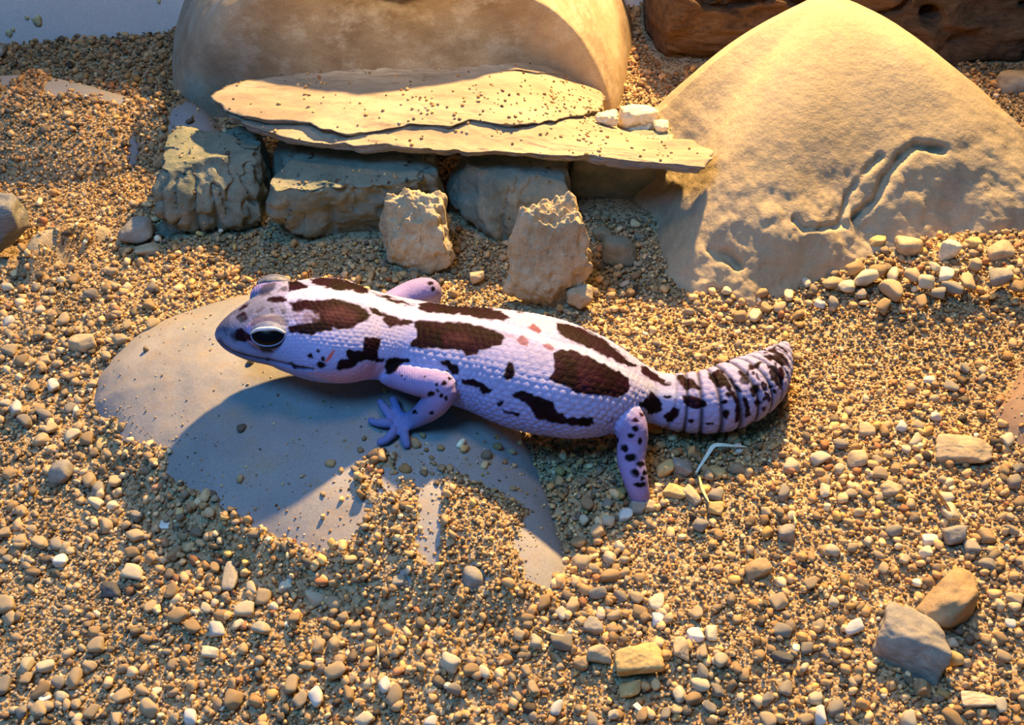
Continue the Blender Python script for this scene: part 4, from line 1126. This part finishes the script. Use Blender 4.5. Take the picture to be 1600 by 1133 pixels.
# ------------------------------------------------------------------ countable pebbles, one object each
PEB = []
for i in range(12):
    Vp, Fp = rock_shape(3, (2, 2, 2), 700 + i, planes=7, soft=(5 if i % 2 else 11), rough=0.06)
    PEB.append(mesh_np('pebble', Vp, Fp, M['pebble']))
zones = [('heaped against the foot of the big boulder', lambda p: (p[:, 0] > 1290) & (p[:, 1] > 385) & (p[:, 1] < 455), 30),
         ('on the gravel left of the flat stone', lambda p: (p[:, 0] < 260) & (p[:, 1] > 420) & (p[:, 1] < 860), 48),
         ('on the gravel at the bottom left', lambda p: (p[:, 0] < 560) & (p[:, 1] >= 860), 50),
         ('on the gravel at the bottom centre', lambda p: (p[:, 0] >= 560) & (p[:, 0] < 880) & (p[:, 1] >= 930), 18),
         ('on the gravel between flat stone and hind foot', lambda p: (p[:, 0] > 895) & (p[:, 0] < 1130) & (p[:, 1] > 770), 42),
         ('on the gravel at the lower right', lambda p: (p[:, 0] >= 1130) & (p[:, 1] > 740), 40),
         ('on the gravel behind and right of the tail', lambda p: (p[:, 0] > 1130) & (p[:, 1] > 380) & (p[:, 1] <= 740), 38)]
kinds = [('tan', TAN), ('brown', BROWN), ('cream', CRM), ('grey', GREY), ('white', WHT)]
rg = np.random.default_rng(99)
PL = []
taken = [(a[0], a[1], max(a[2], 10)) for a in big]
for zi, (zn, zf, cnt) in enumerate(zones):
    rk = 1.45 if zi == 0 else 1.0
    n = 0; tries = 0
    while n < cnt and tries < 4000:
        tries += 1
        p2 = np.array([[rg.uniform(5, 1595), rg.uniform(385, 1128)]])
        if not zf(p2)[0]: continue
        if any(math.hypot(p2[0, 0] - a, p2[0, 1] - b) < c * 0.65 + 9 for a, b, c in taken): continue
        if zi and fine_map(p2)[0] > 0.62: continue
        c = P(*p2[0], 0); g0 = float(ground_z(c[0:1], c[1:2])[0]); c = P(*p2[0], g0 + 0.001)
        h, key = drop(c[0], c[1])
        if h > g0 + 0.0005: continue
        ki = rg.choice(5, p=[0.36, 0.2, 0.22, 0.15, 0.07]); kn, kc = kinds[ki]
        r = rk * rg.uniform(0.0014, 0.0023)
        o = bpy.data.objects.new('pebble', PEB[rg.integers(12)]); COL.objects.link(o)
        o.location = (c[0], c[1], g0 + r * 0.35 + 0.0008)
        o.scale = (r * rg.uniform(0.9, 1.3), r * rg.uniform(0.75, 1.0), r * rg.uniform(0.6, 0.85))
        o.rotation_euler = (rg.uniform(-.3, .3), rg.uniform(-.3, .3), rg.uniform(0, 6.28))
        v_ = rg.uniform(0.85, 1.15); o.color = (*[min(1, q_ * v_) for q_ in kc], 1)
        tag(o, None, 'pebble', f'{kn} pebbles {zn}'); PL.append((o, kn, p2[0, 0], p2[0, 1]))
        taken.append((p2[0, 0], p2[0, 1], 18)); n += 1

MARKS = [(1478, 952, 'the big brown angular stone'), (1420, 1022, 'the big grey blocky stone'), (1502, 714, 'the elongated grey tan stone'), (996, 1038, 'the tan pitted block'),
         (742, 915, 'the round grey stone'), (213, 372, 'the grey tan stone by the fluted rock'), (100, 745, 'the rounded grey stone at left'), (132, 545, 'the wedge shaped tan stone'),
         (176, 925, 'the small black stone'), (362, 905, 'the upright elongated stone'), (330, 1022, 'the round cream stone'), (1418, 392, 'the rounded tan stone at the boulder foot'),
         (1562, 415, 'the broad tan stone at the boulder foot'), (1352, 675, 'the round pale tan stone'), (1392, 768, 'the tan stone with dark foot'), (1228, 837, 'the round grey brown stone'),
         (1490, 842, 'the grey lump'), (1220, 1028, 'the dark oblong stone'), (1180, 892, 'the brown angular stone below the tail'), (978, 808, 'the white stone below the hind foot'),
         (925, 985, 'the grey cube like stone'), (1528, 1095, 'the striped shell flake'), (1228, 560, 'the tail tip'), (70, 1092, 'the white chip at the bottom left'), (458, 905, 'the large cream pebble'),
         (0, 400, 'the dark stone at the left edge'), (590, 1022, 'the tiny upright straw'), (1600, 620, 'the purplish slate edge'), (1082, 778, 'the long tan slanting stone'), (160, 693, 'the golden oval pebble')]
byl = {}
for o, kn, px_, py_ in PL:
    d_, mx, my, ph = min((math.hypot(px_ - a, py_ - b), a, b, c) for a, b, c in MARKS)
    dx, dy = px_ - mx, py_ - my
    way = ('right of ' if dx > 0 else 'left of ') if abs(dx) > abs(dy) else ('below ' if dy > 0 else 'above ')
    byl.setdefault((kn, way + ph), []).append((d_, o))
for (kn, ph), l in byl.items():
    l.sort(key=lambda t: t[0])
    for i, (d_, o) in enumerate(l):
        o['label'] = (f'small {kn} pebble {ph}' if len(l) == 1 else f"{['nearest', 'second', 'third', 'fourth', 'fifth', 'sixth', 'seventh', 'eighth', 'ninth', 'tenth', 'eleventh', 'twelfth'][min(i, 11)]} {kn} pebble {ph}")

# ------------------------------------------------------------------ dry blades, straw and flakes
def blade(name, pts, wpx, m, label, cat='grass'):
    C_ = catmull([P(a, b, gz(a, b) + c) for a, b, c in pts], 40)
    n = len(C_); T = np.gradient(C_, axis=0); T /= np.linalg.norm(T, axis=1)[:, None]
    S = np.cross(T, [0, 0, 1.0]); S /= np.linalg.norm(S, axis=1)[:, None]; U = np.cross(S, T)
    wd = wpx / ppm(C_[0]) / 2 * (0.35 + 0.65 * np.sin(np.linspace(0.1, math.pi - 0.1, n)))
    V, F = tube(C_, S, U, wd, wd * 0.25, wd * 0.25, 10, 1.0)
    c0 = C_.mean(0)
    return tag(link(name, mesh_np(name, V - c0, F, m), None, c0), label, cat)
blade('grass_blade', [(1088, 738, .002), (1102, 716, .0035), (1114, 698, .005), (1124, 695, .0055), (1140, 696, .005), (1166, 698, .003)], 8, M['grass'], 'bent pale dry grass blade on gravel below the tail')
blade('straw', [(1092, 742, .002), (1098, 765, .003), (1108, 785, .003)], 5, M['straw'], 'short curved straw below the bent grass blade', 'straw')
blade('straw', [(845, 982, .006), (862, 990, .006), (882, 994, .005)], 3.5, M['straw'], 'thin straw on reddish sand below the flat stone', 'straw')
blade('straw', [(590, 1008, .005), (591, 1022, .005), (590, 1036, .004)], 3.5, M['straw'], 'tiny upright straw on the front gravel', 'straw')
blade('straw', [(1240, 803, .002), (1243, 815, .003), (1240, 826, .002)], 4, M['straw'], 'tiny pale straw beside the round grey brown stone', 'straw')
blade('twig', [(1462, 765, .003), (1475, 785, .004), (1490, 808, .003)], 7, M['bark'], 'short dark twig among pebbles at right', 'twig')
def flake(px, py, wpx, m, label, seed, dr=(0.5, 0.18), rot=0.0, col=None):
    o = stone('flake', px, py, wpx, dr, gz(px, py) + 0.001, m, label, 'flake', n=4, seed=seed, rot=rot, sink=0.2, solidity=False)
    if col: o.color = (*col, 1)
flake(1528, 1095, 58, M['shell'], 'striped flat shell flake at the bottom right', 401, rot=-0.1)
flake(648, 908, 14, M['pebble'], 'small bright white chip on the heap', 402, (0.9, 0.3), col=WHT)
flake(70, 1092, 20, M['pebble'], 'small bright white chip at the bottom left corner', 403, (0.6, 0.3), 0.5, WHT)
flake(408, 868, 14, M['pebble'], 'white chip beside the white chipped pebble', 404, (1.3, 0.3), 0.2, WHT)
flake(1000, 1110, 26, M['pebble'], 'curved white shell chip below the broken ochre stone', 405, (0.4, 0.3), -0.9, WHT)
print('objects', len(bpy.data.objects), 'tris', sum(len(m.polygons) for m in bpy.data.meshes))
